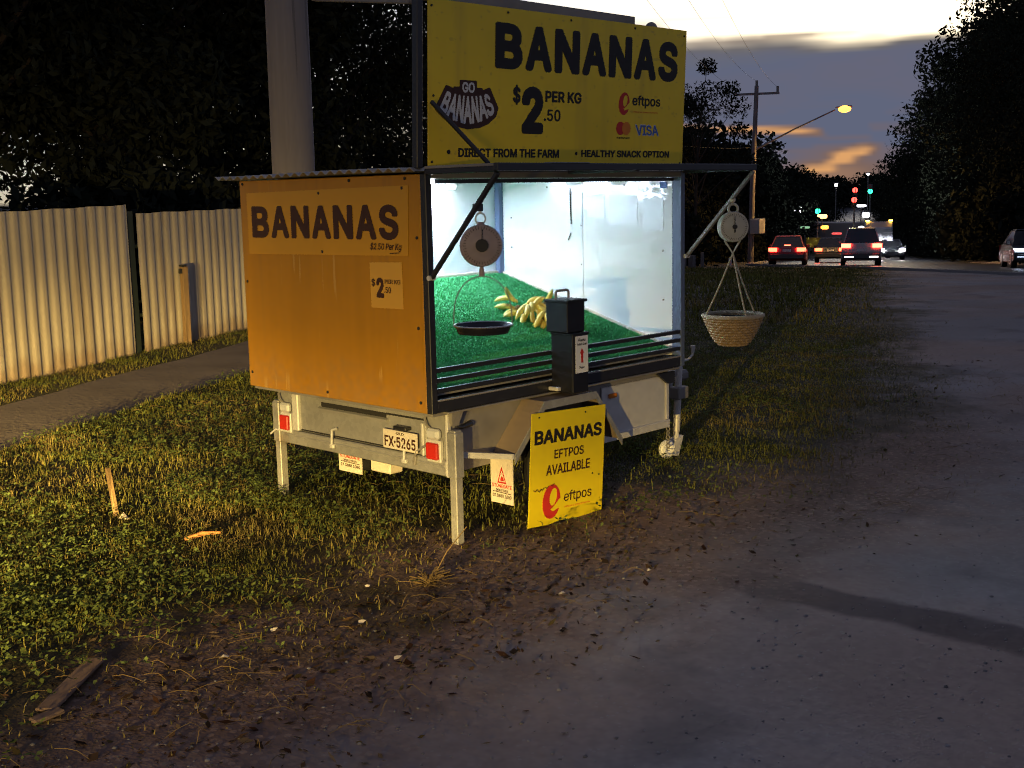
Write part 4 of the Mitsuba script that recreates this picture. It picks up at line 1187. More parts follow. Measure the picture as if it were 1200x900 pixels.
def sheet_panel(s0, s1, ztop0, ztop1, name='fence_sheet', label=None):
    n = max(int((s1 - s0) / 0.0125), 8)
    ss = np.linspace(s0, s1, n)
    ph = ((ss - s0) / 0.178) % 1.0
    w = 0.018 * np.interp(ph, [0, 0.12, 0.30, 0.42, 0.66, 0.78, 1.0], [0, 0.1, 0.9, 1, 1, 0.15, 0])
    vs, fs = [], []
    rows = 7
    for k, s_ in enumerate(ss):
        p = fpos(s_, -w[k])
        zb = zg(p[0], p[1]) - 0.05
        zt = ztop0 + (ztop1 - ztop0) * (s_ - s0) / (s1 - s0) + 0.004 * math.sin(s_ * 9)
        for r_ in range(rows):
            t = r_ / (rows - 1)
            dent = 0.006 * (meshkit.noise(np.array([[s_ * 1.7, t * 3, 2.0]]))[0] - 0.5)
            q_ = p + FN * dent
            vs.append((q_[0], q_[1], zb + (zt - zb) * t))
    for k in range(n - 1):
        for r_ in range(rows - 1):
            a, b = k * rows + r_, (k + 1) * rows + r_
            fs += [[a, b, b + 1], [a, b + 1, a + 1]]
    return put(name, trimesh.Trimesh(vs, fs, process=False), M_fence, fence, label=label, smooth=30)


cuts = [(-4.6, -2.42, 0.97, 0.98), (-2.28, -0.26, 0.99, 0.99), (-0.10, 2.22, 0.985, 1.03), (2.40, 4.85, 0.93, 0.945), (5.0, 7.4, 0.95, 0.94), (7.55, 9.9, 0.93, 0.95), (10.0, 12.3, 0.95, 0.95), (12.4, 14.8, 0.95, 0.93), (14.9, 17.2, 0.92, 0.90)]
for c in cuts:
    sheet_panel(*c)
for s_ in (-4.7, -2.35, -0.18, 2.31, 4.92, 7.47, 9.95, 12.35, 14.85):
    p = fpos(s_, 0.02)
    put('fence_post', hull([(p[0] + FD[0] * a + FN[0] * b, p[1] + FD[1] * a + FN[1] * b, z) for a in (-0.055, 0.055) for b in (0, 0.05) for z in (zg(*p) - 0.2, 0.955)]), M_fpost, fence)
for z in (0.55, -0.25):
    put('fence_rail', join([bar((*fpos(s0 - 0.05, 0.05), z), (*fpos(s1 + 0.05, 0.05), z), 0.04) for s0, s1 in [(cuts[0][0], cuts[-1][1])]]), M_fpost, fence)

p = fpos(3.12, -0.12)
mp = thing('marker_post', 'short weathered timber post with a black cap in front of the fence', 'post')
put('post', bar((p[0], p[1], zg(*p) - 0.2), (p[0] + 0.01, p[1], 0.27), 0.075), M_timber, mp)
put('cap', bar((p[0], p[1], 0.271), (p[0], p[1], 0.295), 0.07), M_dark, mp)
put('cap', bar((p[0] - 0.055, p[1] - 0.03, 0.19), (p[0] - 0.055, p[1] - 0.03, 0.25), 0.035), M_dark, mp)

# the timber power pole behind the trailer
up = thing('power_pole', 'thick weathered timber power pole standing behind the trailer', 'power pole')
px_, py_ = 2.73, 4.78
put('pole', tube([(px_, py_, zg(px_, py_) - 0.4), (px_ + 0.02, py_, 3.0), (px_ + 0.03, py_, 9.8)], [0.200, 0.188, 0.150], 28), M_pole, up, smooth=40)
put('crossarm', bar((px_ - 0.5, py_ + 1.0, 9.3), (px_ + 0.5, py_ - 1.0, 9.3), 0.11), M_pole, up)
for t in (-0.9, -0.45, 0.45, 0.9):
    put('insulator', disc((px_ + t * 0.48, py_ - t * 0.96, 9.36), (0, 0, 1), 0.035, 0.14, 12), M_white, up)

# stake, plank, stick and scraps in the grass
def gpt(x, y, h=0.0):
    return np.array([x, y, zg(x, y) + h])


st = thing('timber_stake', 'thin timber stake standing in the lit grass', 'stake')
b0_ = gpt(-0.735, 1.80)
put('stake', bar(b0_ - [0, 0, 0.08], b0_ + np.array([-0.025, 0.035, 0.285]), 0.026), M_timber, st)
put('wrapper_scrap', hull([gpt(-0.77, 1.75, 0.012), gpt(-0.72, 1.77, 0.03), gpt(-0.76, 1.70, 0.035), gpt(-0.72, 1.70, 0.010), gpt(-0.74, 1.73, 0.05)]), M_cream, cat='litter', label='small pale scrap lying at the foot of the timber stake')
a_, b_ = gpt(-0.80, 0.99, 0.055), gpt(-0.66, 0.88, 0.065)
put('bark_strip', tube([a_, (a_ + b_) / 2 + [0, 0, 0.012], b_], [0.010, 0.013, 0.006], 7), mat('m_orange_bark', pbr((0.40, 0.17, 0.05), 0.8)), cat='stick', label='orange brown strip of bark lying on the clover')
pk = [gpt(-2.20, -0.42, 0.014), gpt(-1.86, -0.13, 0.018)]
put('plank', bar(pk[0], pk[1], 0.075, 0.012), M_plank, cat='plank', label='flat brown plank lying on the dirt at lower left')
put('plank_offcut', bar(gpt(-2.27, -0.47, 0.014), gpt(-2.16, -0.46, 0.016), 0.05, 0.015), M_plank, cat='plank', label='small flat offcut at the near end of the brown plank')
put('underbody_box', box(0.42, 0.52, 0.81, 0.985, -0.505, -0.336, 0.008), M_cream, tr, label='pale box under the tray')
# a dead grass tuft on the dirt
tf = []
c0_ = gpt(-0.39, -0.40)
g = np.random.default_rng(4)
for k in range(70):
    a, t = g.uniform(0, 6.28), g.uniform(0.3, 1.35)
    L = g.uniform(0.05, 0.13)
    tf.append(tube([c0_ + [g.normal(0, 0.012), g.normal(0, 0.012), 0], c0_ + np.array([math.cos(a) * math.sin(t), math.sin(a) * math.sin(t), math.cos(t)]) * L * 0.55, c0_ + np.array([math.cos(a) * math.sin(t) * 1.15, math.sin(a) * math.sin(t) * 1.15, math.cos(t) * 0.7]) * L], 0.0016, 3, cap=False))
tf.append(tube([c0_, c0_ + [0.10, -0.02, 0.14], c0_ + [0.20, -0.05, 0.24]], 0.003, 4))
put('dead_tuft', join(tf), M_straw, cat='grass tuft', label='dry grass tuft with one tall stalk on the brown dirt')
for k, (x, y) in enumerate([(-0.60, -0.22), (-0.90, -0.55), (-1.20, -0.35), (-1.05, -0.95), (-1.50, -0.45), (-0.10, -0.95), (0.40, -1.05)]):
    a = g.uniform(0, 6.28); L = g.uniform(0.012, 0.022)
    put('paper_scrap', hull([gpt(x + L * math.cos(a + q), y + L * 0.6 * math.sin(a + q), 0.008 + 0.006 * (j % 2)) for j, q in enumerate((0, 1.2, 2.6, 4.0, 5.2))] + [gpt(x, y, 0.018)]), M_cream, cat='litter', label='tiny pale scrap on the brown dirt, ' + ['nearest the dry grass tuft', 'in the middle of the brown dirt', 'by the grass edge left of the middle', 'at the gravel edge left of the middle', 'nearest the brown plank', 'below the dry grass tuft', 'below the yellow leaning sign'][k], group='pale scraps on the dirt')

# ================================================================== trees


def leaf_cloud(centers, radii, per, size, seed, squash=0.8):
    g = np.random.default_rng(seed)
    c = np.repeat(centers, per, axis=0); r = np.repeat(radii, per)
    n = len(c)
    d = g.normal(0, 1, (n, 3)); d /= np.linalg.norm(d, axis=1, keepdims=True)
    p = c + d * (r * g.random(n) ** 0.45)[:, None] * np.array([1, 1, squash])
    a = g.normal(0, 1, (n, 3)); a /= np.linalg.norm(a, axis=1, keepdims=True)
    b = np.cross(a, g.normal(0, 1, (n, 3))); b /= np.linalg.norm(b, axis=1, keepdims=True) + 1e-9
    s = size * g.uniform(0.6, 1.4, n)
    v = np.stack([p - a * s[:, None], p + b * (s * 0.42)[:, None], p + a * s[:, None], p - b * (s * 0.42)[:, None]], 1).reshape(-1, 3)
    k = np.arange(n)[:, None] * 4
    return trimesh.Trimesh(v, np.concatenate([k + [0, 1, 2], k + [0, 2, 3]]), process=False)


def tree(name, label, group, u, v, H, R, nl, leaf, seed, clear=0.25, clumps=26, spread=0.42, trunk=0.22, m=None, squash=0.8, base=None):
    """A tree of height H, crown radius R, bare up to clear * H."""
    g = np.random.default_rng(seed)
    t = thing(name, label, 'tree' if 'shrub' not in name else 'shrub', group)
    x, y = xy(u, v)
    z0 = zg(x, y) if base is None else base
    lean = g.normal(0, 0.03, 2) * H
    P = lambda f: np.array([x + lean[0] * f * f, y + lean[1] * f * f, z0 + H * f])
    top = 0.82
    tr_ = tube([P(f) - [0, 0, 0.3 * (f == 0)] for f in np.linspace(0, top, 8)], trunk * np.linspace(1, 0.18, 8), 9)
    limbs, cs, rs = [tr_], [], []
    for k in range(clumps):
        f = clear + (1 - clear) * ((k + 0.5) / clumps) ** 0.85
        w = math.sin(math.pi * min(1, max(0.06, (f - clear) / (1 - clear) * 0.86 + 0.12))) ** 0.7
        a = k * 2.39996 + g.normal(0, 0.4)
        rr = R * w * g.uniform(0.35, 1.0)
        c = P(f) + np.array([math.cos(a) * rr, math.sin(a) * rr, g.normal(0, 0.04 * H)])
        cs.append(c); rs.append(R * spread * g.uniform(0.65, 1.25))
        o = P(max(clear * 0.8, f - 0.5 * rr / H - 0.06) * top)
        mid = (o + c) / 2 + np.array([0, 0, 0.06 * rr])
        limbs.append(tube([o, mid, c], [trunk * 0.34, trunk * 0.22, trunk * 0.06], 5))
    put('trunk', join(limbs), M_bark, t)
    put('crown', leaf_cloud(np.array(cs), np.array(rs), nl // clumps, leaf, seed + 1, squash), m or M_leaf, t)
    return t


g = np.random.default_rng(33)
ORD = ['nearest', 'second', 'third', 'fourth', 'fifth', 'sixth', 'seventh', 'eighth', 'ninth', 'tenth', 'eleventh', 'twelfth', 'thirteenth', 'fourteenth', 'fifteenth', 'sixteenth', 'seventeenth']
# the dark trees behind the fence
for k, (u, v, H, R, nl) in enumerate([(15.5, 13.0, 10.5, 4.4, 30000), (19, 12.2, 12, 4.6, 30000), (24.5, 13.6, 11.5, 4.6, 30000), (29, 12.8, 13.5, 4.2, 26000), (13, 17, 12, 5, 26000), (22, 18.5, 14, 5.4, 26000), (30, 19, 14, 5.5, 26000), (37, 16.5, 12.5, 4.8, 24000), (44, 15, 10.5, 3.6, 14000)]):
    wh = ['first from the left', 'second from the left', 'third from the left', 'fourth from the left', 'far left in the back row', 'middle of the back row', 'right in the back row', 'right of the power pole', 'rising behind the roof sign'][k]
    tree('dark_tree', f'tall dark tree behind the fence, {wh}', 'tall dark trees behind the fence', u, v, H, R, int(nl * (1.9 if k not in (3, 7) else 0.9)), 0.095, 100 + k, clear=0.33 if k in (0, 4) else 0.27 if k == 1 else 0.20, clumps=34, spread=0.42, trunk=0.2)
for k in range(9):
    u = 16.6 + 3.3 * k
    tree('dark_shrub', f'dense dark shrub behind the corrugated fence, {ORD[k]} along it from the left', 'dark shrubs behind the fence', u, 10.4 + 1.2 * (k % 2) + g.uniform(0, 0.8), g.uniform(2.3, 3.3) - (0.7 if k < 2 else 0), 1.9, 7000, 0.11, 200 + k, clear=0.05, clumps=18, spread=0.5, trunk=0.07, m=M_leafd)
# trees along the left of the road further on
for k, (u, v, H, R) in enumerate([(50, 10.5, 7.2, 3.4), (58, 12, 7.6, 3.6), (66, 10.5, 7.0, 3.2), (75, 9.5, 7.4, 3.4), (86, 8.5, 7.8, 3.8), (98, 8.0, 8.2, 4.2), (112, 8.5, 9.0, 4.6), (128, 8.0, 9.0, 4.8), (146, 8.5, 8.6, 4.8), (168, 8.0, 7.4, 4.8), (195, 7.5, 6.4, 4.8), (225, 5.5, 5.2, 5.0), (70, 18, 9.5, 5.0), (95, 18, 11, 6), (125, 19, 12, 7)]):
    tree('roadside_tree', f'dark bushy tree on the left of the road beyond the trailer, {ORD[k]} in the row' if k < 12 else f'taller dark tree rising behind the left roadside row, {ORD[k - 12]} one', 'trees on the left side of the road', u, v, H, R, 9000 if u < 100 else 5500, 0.18 if u < 80 else 0.30, 300 + k, clear=0.06, clumps=26, spread=0.5, trunk=0.18, m=M_leafd)
for k in range(9):
    tree('roadside_shrub', f'low dark shrub under the left roadside trees, {ORD[k]} from the power pole', 'shrubs on the left side of the road', 46 + 7.5 * k, 8.3 - 0.32 * k * (k > 3) + g.uniform(-0.5, 0.8), g.uniform(2.4, 3.6), 2.4, 5000, 0.16, 400 + k, clear=0.03, clumps=16, spread=0.5, trunk=0.06, m=M_leafd)
# one thin gum tree against the sky beside the sign
tree('thin_gum_tree', 'thin gum tree with sparse clumps of leaves against the evening sky', None, 58, 6.7, 8.8, 2.9, 5200, 0.085, 500, clear=0.48, clumps=17, spread=0.24, trunk=0.11)
# the big mass on the right of the road
for k, (u, v, H, R) in enumerate([(36, -13.0, 14.5, 5.2), (43, -13.2, 16, 5.6), (51, -12.6, 16, 5.6), (60, -12.2, 17, 5.8), (70, -12.0, 17, 5.8), (82, -11.8, 17, 6.0), (95, -11.6, 17, 6.0), (110, -11.4, 16.5, 6.2), (128, -11.4, 16, 6.4), (150, -11.4, 15, 6.6), (178, -11.5, 12, 6.0), (212, -11.0, 9, 6.0), (250, -10.5, 6.5, 6.0), (50, -22, 17, 6.5), (66, -21, 17, 6.5), (88, -21, 17, 7), (30, -20, 14, 5.5)]):
    tree('tall_tree', f'tall dark tree in the mass on the right of the road, {ORD[k]} along the kerb' if k < 13 else f'tall dark tree standing back in the right hand mass, {ORD[k - 13]} one', 'tall trees on the right side of the road', u, v, H, R, 42000 if u < 75 else 16000, 0.115 if u < 75 else 0.22, 600 + k, clear=0.14, clumps=34, spread=0.46, trunk=0.24)
for k in range(12):
    u = 33 + 9 * k
    tree('verge_shrub', f'low dark shrub along the right side of the road, {ORD[k]} along it', 'shrubs on the right side of the road', u, float(np.interp(u, RR_U, RR_V)) - 2.2 + g.uniform(-0.5, 0.5), g.uniform(2.6, 4.4), 3.2, 5000, 0.2, 700 + k, clear=0.03, clumps=16, spread=0.5, trunk=0.07, m=M_leafd)
for k, (u, v, H, R) in enumerate([(300, 2, 5.5, 7), (310, -8, 5.5, 7), (318, 12, 7, 8), (318, -20, 8, 8), (330, 26, 10, 9), (330, -34, 11, 9)]):
    tree('distant_tree', 'far off dark tree closing the end of the road, ' + ['in the middle', 'just right of the middle', 'left of the middle', 'further right', 'leftmost', 'rightmost'][k], 'trees at the far end of the road', u, v, H, R, 5000, 0.55, 800 + k, clear=0.02, clumps=24, spread=0.5, trunk=0.3, m=M_leafd)

# ================================================================== down the road
XR = np.array([*U, 0.0]); YL = np.array([*V, 0.0])


def road_frame(u, v, flip=False, lift=-0.06):
    x, y = xy(u, v)
    s = -0.05 if 26 < u < 150 else 0.0
    f = XR * (-1 if flip else 1); l = YL * (-1 if flip else 1)
    M = np.eye(4); M[:3, 0], M[:3, 1], M[:3, 2] = f + np.array([0, 0, (-1 if flip else 1) * s]), l, EZ
    M[:3, 3] = (x, y, -0.682 + float(ramp(u)) + lift)
    return M


def vehicle(name, label, cat, M, paint, kind='sedan', tail=None, head=None, brake=False, extra=None, big=False):
    """A car built facing +x: front bumper at x = 2.2, tail at -2.2, wheels on z = 0."""
    t = thing(name, label, cat)

    def p(n_, mesh, m, parent=None, **k):
        mesh = mesh.copy(); mesh.apply_transform(M)
        return put(n_, mesh, m, parent or t, **k)
    hh = {'sedan': 1.44, 'suv': 1.72, 'wagon': 1.55}[kind]
    belt = 0.56 * hh + 0.08
    w = 0.90
    lo = [(-2.2, 0.34), (-2.22, 0.62), (-2.14, belt), (0.75, belt), (2.05, belt - 0.20), (2.2, 0.58), (2.18, 0.32), (1.6, 0.22), (-1.7, 0.22)]
    body = hull([(x, s * (w - (0.06 if z > 0.8 else 0.0)), z) for x, z in lo for s in (-1, 1)] + [(x * 1.0, s * w, 0.62) for x in (-2.1, 1.9) for s in (-1, 1)])
    b = p('body', body, paint)
    rear = -2.02 if kind != 'sedan' else -1.75
    roof0 = -1.75 if kind != 'sedan' else -0.85
    cab = [(rear, belt, 0.82), (0.95, belt, 0.80), (0.25, hh, 0.62), (roof0, hh, 0.62)]
    glass = hull([(x, s * ww, z - 0.02) for x, z, ww in cab for s in (-1, 1)])
    p('window', glass, M_glass)
    p('roof', hull([(x, s * ww, z) for x, z, ww in ((0.28, hh - 0.005, 0.63), (roof0 - 0.03, hh - 0.005, 0.63), (0.18, hh + 0.035, 0.55), (roof0 + 0.08, hh + 0.035, 0.55)) for s in (-1, 1)]), paint)
    for s in (-1, 1):
        p('pillar', hull([(x + d, s * (ww + 0.004 + e), z) for x, z, ww in (cab[0], cab[3]) for d in (-0.03, 0.10) for e in (-0.05, 0.004)]), paint)
        p('pillar', hull([(x + d, s * (ww + 0.004 + e), z) for x, z, ww in (cab[1], cab[2]) for d in (-0.08, 0.02) for e in (-0.05, 0.004)]), paint)
        p('mirror', box(0.62, 0.80, s * 0.93 - 0.09, s * 0.93 + 0.09, belt - 0.02, belt + 0.14, 0.03), paint)
        for x in (-1.32, 1.36):
            wh_ = p('wheel', disc((x, s * 0.70 if s > 0 else -0.90, 0.33), (0, 1, 0), 0.33, 0.20, 24), M_rubber)
            p('rim', disc((x, s * 0.905 - 0.005, 0.33), (0, 1, 0), 0.21, 0.01, 20), M_carsilver, wh_)
    p('bumper', box(-2.30, -2.15, -0.84, 0.84, 0.30, 0.56, 0.04), M_cardark)
    p('bumper', box(2.12, 2.28, -0.84, 0.84, 0.28, 0.52, 0.04), M_cardark)
    p('number_plate', box(-2.235, -2.215, -0.2, 0.2, 0.66, 0.78), M_white)
    for s in (-1, 1):
        p('tail_light', hull([(x, s * y_, z) for x, y_ in ((-2.235, 0.48), (-2.10, 0.91), (-2.235, 0.84), (-2.10, 0.48)) for z in (belt - 0.22, belt - 0.03)]), M_redlens, emitter=emit(tail, 0.25) if tail else None)
        p('headlight', hull([(x, s * y_, z) for x, y_ in ((2.20, 0.52), (2.02, 0.90), (2.16, 0.84), (2.02, 0.52)) for z in ((0.52, 0.84) if big else (0.60, 0.74))]), M_lens, emitter=emit(head, 0.5) if head else None)
    if brake:
        p('brake_light', box(rear - 0.06, rear + 0.0, -0.16, 0.16, belt + 0.06 if kind == 'sedan' else hh - 0.12, belt + 0.12 if kind == 'sedan' else hh - 0.06, 0.01), M_redlens, emitter=emit(tail, 0.1))
    if extra:
        extra(p)
    return t


vehicle('red_lit_sedan', 'silver red sedan braking at the left of the road, its tail lights glowing', 'car', road_frame(63.6, 2.55), M_carred, 'sedan', tail=(22, 0.75, 0.35), brake=True)
vehicle('low_hatchback', 'small dark car half hidden behind the braking wagon, tail lights on', 'car', road_frame(76, 0.55), M_cardark, 'sedan', tail=(22, 0.8, 0.3))


def rear_gleam(p):
    for s in (-1, 1):
        p('bumper_reflection', box(-2.315, -2.29, s * 0.55 - 0.2, s * 0.55 + 0.2, 0.36, 0.44, 0.01), M_lens, emitter=emit((3, 2.6, 2.5), 0.1))  # reflections off the bumper, drawn as strips that glow


vehicle('braking_wagon', 'brown grey four wheel drive wagon seen from behind, braking, pale reflections low on its bumper drawn as glowing strips', 'car', road_frame(60.3, -0.95), M_carsilver, 'suv', tail=(24, 1.0, 0.55), extra=rear_gleam)
vehicle('oncoming_car', 'oncoming car with dazzling white headlights in the middle of the road', 'car', road_frame(92, -3.55, True), M_cardark, 'sedan', head=(900, 960, 1000), big=True)


def drl(p):
    p('running_light', box(2.275, 2.295, -0.80, 0.80, 0.40, 0.425, 0.005), M_lens, emitter=emit((1.2, 1.5, 1.9), 0.15))


vehicle('dark_oncoming_sedan', 'dark oncoming sedan at the right edge with pale blue headlights', 'car', road_frame(50.5, -7.15, True), M_cardark, 'sedan', head=(7, 8.5, 11), extra=drl)
# the truck behind the oncoming car
tk = thing('oncoming_truck', 'pale truck with amber roof markers and a row of white lamps, behind the oncoming car', 'truck')
M = road_frame(112, -3.3, True)


def tp(n_, mesh, m, parent=None, **k):
    mesh = mesh.copy(); mesh.apply_transform(M); return put(n_, mesh, m, parent or tk, **k)


tp('cab', hull([(x, s * 1.08, z) for x, z in ((1.2, 0.5), (1.2, 2.6), (-0.6, 2.7), (-0.6, 0.5), (1.0, 2.7)) for s in (-1, 1)]), M_carwhite)
tp('cargo_box', box(-6.0, -0.65, -1.15, 1.15, 0.9, 3.25, 0.03), M_carwhite)
tp('windscreen', hull([(x, s * 0.95, z) for x, z in ((1.21, 1.55), (1.10, 2.45), (1.12, 1.55), (1.02, 2.45)) for s in (-1, 1)]), M_glass)
tp('bumper', box(1.15, 1.35, -1.1, 1.1, 0.4, 0.8, 0.03), M_cardark)
for s in (-1, 1):
    tp('marker_lamp', box(-0.6, -0.45, s * 0.98 - 0.17, s * 0.98 + 0.17, 3.26, 3.38, 0.02), M_amber, emitter=emit((30, 12, 1.2), 0.1))
    for x in (0.4, -4.8):
        tp('wheel', disc((x, s * 0.85 - 0.13, 0.48), (0, 1, 0), 0.48, 0.26, 20), M_rubber)
for y_, w_ in ((-0.88, 0.24), (0, 0.36), (0.88, 0.24)):
    tp('lamp', box(1.22, 1.40, y_ - w_, y_ + w_, 2.02 - 0.62, 2.02 - 0.40, 0.03), M_lens, emitter=emit((16, 17, 19), 0.1))

# power pole by the road with the orange street lamp
rp_ = thing('roadside_power_pole', 'slim power pole with a crossarm beside the road, carrying the orange street lamp', 'power pole')
x, y = xy(67.2, 4.75); z0 = -0.682 + float(ramp(67.2))
PB = np.array([x, y, z0]); top_ = PB + np.array([0.0, 0.0, 9.45]) - YL * 0.25
put('pole', tube([PB - [0, 0, 0.5], PB + np.array([0, 0, 4.5]) - YL * 0.10, top_], [0.17, 0.145, 0.11], 14), M_pole, rp_)
put('crossarm', bar(top_ + YL * 1.2 - [0, 0, 0.42], top_ - YL * 1.2 - [0, 0, 0.42], 0.12), M_pole, rp_)
for t in (-1.1, 1.1):
    put('insulator', disc(top_ + YL * t - [0, 0, 0.36], (0, 0, 1), 0.07, 0.30, 12), M_galvd, rp_)
put('insulator', disc(top_ - [0, 0, 0.02], (0, 0, 1), 0.07, 0.30, 12), M_galvd, rp_)
put('meter_box', box(-0.3, 0.3, -0.3, 0.3, 0, 0.8, 0.02).apply_transform(trimesh.transformations.translation_matrix(PB + np.array([0, 0, 1.60]) - YL * 0.40 - XR * 0.3)), M_zinc, rp_, label='pale box on the pole')
arm0 = PB + np.array([0, 0, 6.05]) - YL * 0.12; arm1 = PB + np.array([0, 0, 8.05]) - YL * 4.35
put('lamp_arm', tube([arm0, (arm0 + arm1) / 2 + [0, 0, 0.05], arm1], [0.055, 0.045, 0.035], 8), M_galvd, rp_)
sl = thing('street_lamp', 'glowing orange street lamp at the end of the long arm on the roadside pole', 'street lamp')
hc = arm1 - YL * 0.42 + [0, 0, 0.07]
put('head', hull([hc + YL * a + XR * b + np.array([0, 0, c]) for a, b, c in ((0.45, 0.06, 0.0), (0.45, -0.06, 0.0), (-0.45, 0.16, 0.04), (-0.45, -0.16, 0.04), (0.0, 0.18, 0.12), (0.0, -0.18, 0.12), (-0.4, 0.1, 0.12), (-0.4, -0.1, 0.12), (0.4, 0.05, 0.08))]), M_galvd, sl)
bowl = trimesh.creation.icosphere(subdivisions=3, radius=1.0); bowl.apply_scale((0.30, 0.34, 0.19)); bowl.apply_translation(hc - YL * 0.05 + [0, 0, -0.05])
put('lamp_bowl', bowl, M_lens, sl, emitter=emit((7.0, 1.7, 0.22), 0.2))
scene['street_lamp_light'] = {'type': 'spot', 'to_world': T().look_at(origin=(hc - np.array([0, 0, 0.40])).tolist(), target=(hc - [0, 0, 5.0] - XR * 1.5).tolist(), up=[1, 0, 0]), 'intensity': {'type': 'rgb', 'value': [220.0, 120.0, 32.0]}, 'cutoff_angle': 84.0, 'beam_width': 60.0, 'sampling_weight': 1.5}
# wires
q0 = np.array([px_, py_, 9.5])
for t in (-1.1, 0.0, 1.1):
    a_ = q0 + np.array([t * 0.44, -t * 0.88, 0.0]); b_ = top_ - YL * t + np.array([0, 0, -0.1 if t else 0.25])
    put('power_line', tube([a_ + (b_ - a_) * s - np.array([0, 0, 1.3 * 4 * s * (1 - s)]) for s in np.linspace(0, 1, 40)], 0.006, 5, cap=False), M_wire, cat='wire', label=f'thin power line overhead, {["leftmost", "middle", "rightmost"][int(round(t / 1.1)) + 1]} of the three running to the roadside pole', group='power lines overhead')
a_ = PB + np.array([0, 0, 6.2]); b_ = PB + YL * 9 + np.array([0, 0, 7.6]) - XR * 14
put('service_wire', tube([a_ + (b_ - a_) * s - np.array([0, 0, 0.5 * 4 * s * (1 - s)]) for s in np.linspace(0, 1, 20)], 0.012, 5, cap=False), M_wire, cat='wire', label='service wire running left from the roadside pole')

# low timber posts at the verge, yellow sign
for k, dv in enumerate((6.35, 6.05, 5.75, 5.45, 5.1)):
    x, y = xy(45.0 + 0.4 * k, dv); zz = zg(x, y)
    put('verge_post', bar((x, y, zz - 0.3), (x, y, zz + (0.50 if k < 4 else 0.62)), 0.20 if k < 4 else 0.10), M_pole, cat='post', label=['leftmost low grey timber post on the verge right of the trailer', 'second low grey timber post on the verge from the left', 'third low grey timber post on the verge from the left', 'fourth low grey timber post on the verge from the left', 'taller thin timber post at the right end of the low verge posts'][k], group='low posts on the verge')
x, y = xy(56.5, 4.9); zz = zg(x, y)
put('reflector_post', bar((x, y, zz - 0.2), (x, y, zz + 0.35), 0.12), M_white, cat='post', label='small white marker post left of the roadside pole')
ys_ = thing('yellow_road_sign', 'small yellow road sign low beside the road, between the two braking cars', 'sign')
x, y = xy(94, 1.95); zz = -0.682 + float(ramp(94))
for s in (-1, 1):
    put('post', bar((x + V[0] * 0.3 * s, y + V[1] * 0.3 * s, zz - 0.3), (x + V[0] * 0.3 * s, y + V[1] * 0.3 * s, zz + 1.6), 0.08), M_galvd, ys_)
pn = bar(np.array([x, y, zz + 1.25]) + YL * 0.55 - XR * 0.06, np.array([x, y, zz + 1.25]) - YL * 0.55 - XR * 0.06, 0.04, 0.75)
put('panel', pn, mat('m_yellow_road', pbr((0.72, 0.42, 0.03), 0.5)), ys_)

# lights of the junction
def post_light(name, label, cat, px_u, v, h, color, r, wt=0.05, group=None, arm=0.0):
    x, y = xy(px_u, v); zz = -0.682 + float(ramp(px_u))
    t = thing(name, label, cat, group)
    c = np.array([x, y, zz + h])
    put('post', tube([(x, y, zz - 0.3), (x, y, zz + h)], [0.08, 0.05], 8), M_galvd, t)
    hd = box(-0.28, 0.28, -0.35, 0.35, 0.0, 0.12, 0.02); hd.apply_translation(c); put('head', hd, M_galvd, t)
    s_ = trimesh.creation.icosphere(subdivisions=2, radius=1.0); s_.apply_scale((r, r, r * 0.8)); s_.apply_translation(c - [0, 0, r * 0.8])
    put('lamp', s_, M_lens, t, emitter=emit(color, wt))


def signal(label, u, v, h, lit, wt=0.05):
    t = thing('traffic_light', label, 'traffic light')
    x, y = xy(u, v); zz = -0.682 + float(ramp(u))
    put('post', tube([(x, y, zz - 0.3), (x, y, zz + h + 0.6)], [0.10, 0.07], 8), M_galvd, t)
    o = np.array([x, y, zz + h]) - XR * 0.25
    hs_ = bar(o - [0, 0, 0.55], o + [0, 0, 0.55], 0.42); hs = put('housing', hs_, M_cardark, t)
    for k, (nm, col) in enumerate((('red', (9, 0.35, 0.25)), ('amber', (6, 2.5, 0.2)), ('green', (0.16, 5, 2.2)))):
        on = nm == lit
        put(f'{nm}_lens', disc(o + np.array([0, 0, 0.36 - 0.36 * k]) - XR * 0.215, -XR, 0.30 if on else 0.14, 0.03, 16), M_redlens if nm == 'red' else M_amber if nm == 'amber' else M_leafd, t, emitter=emit(col, wt) if on else None)
    return t


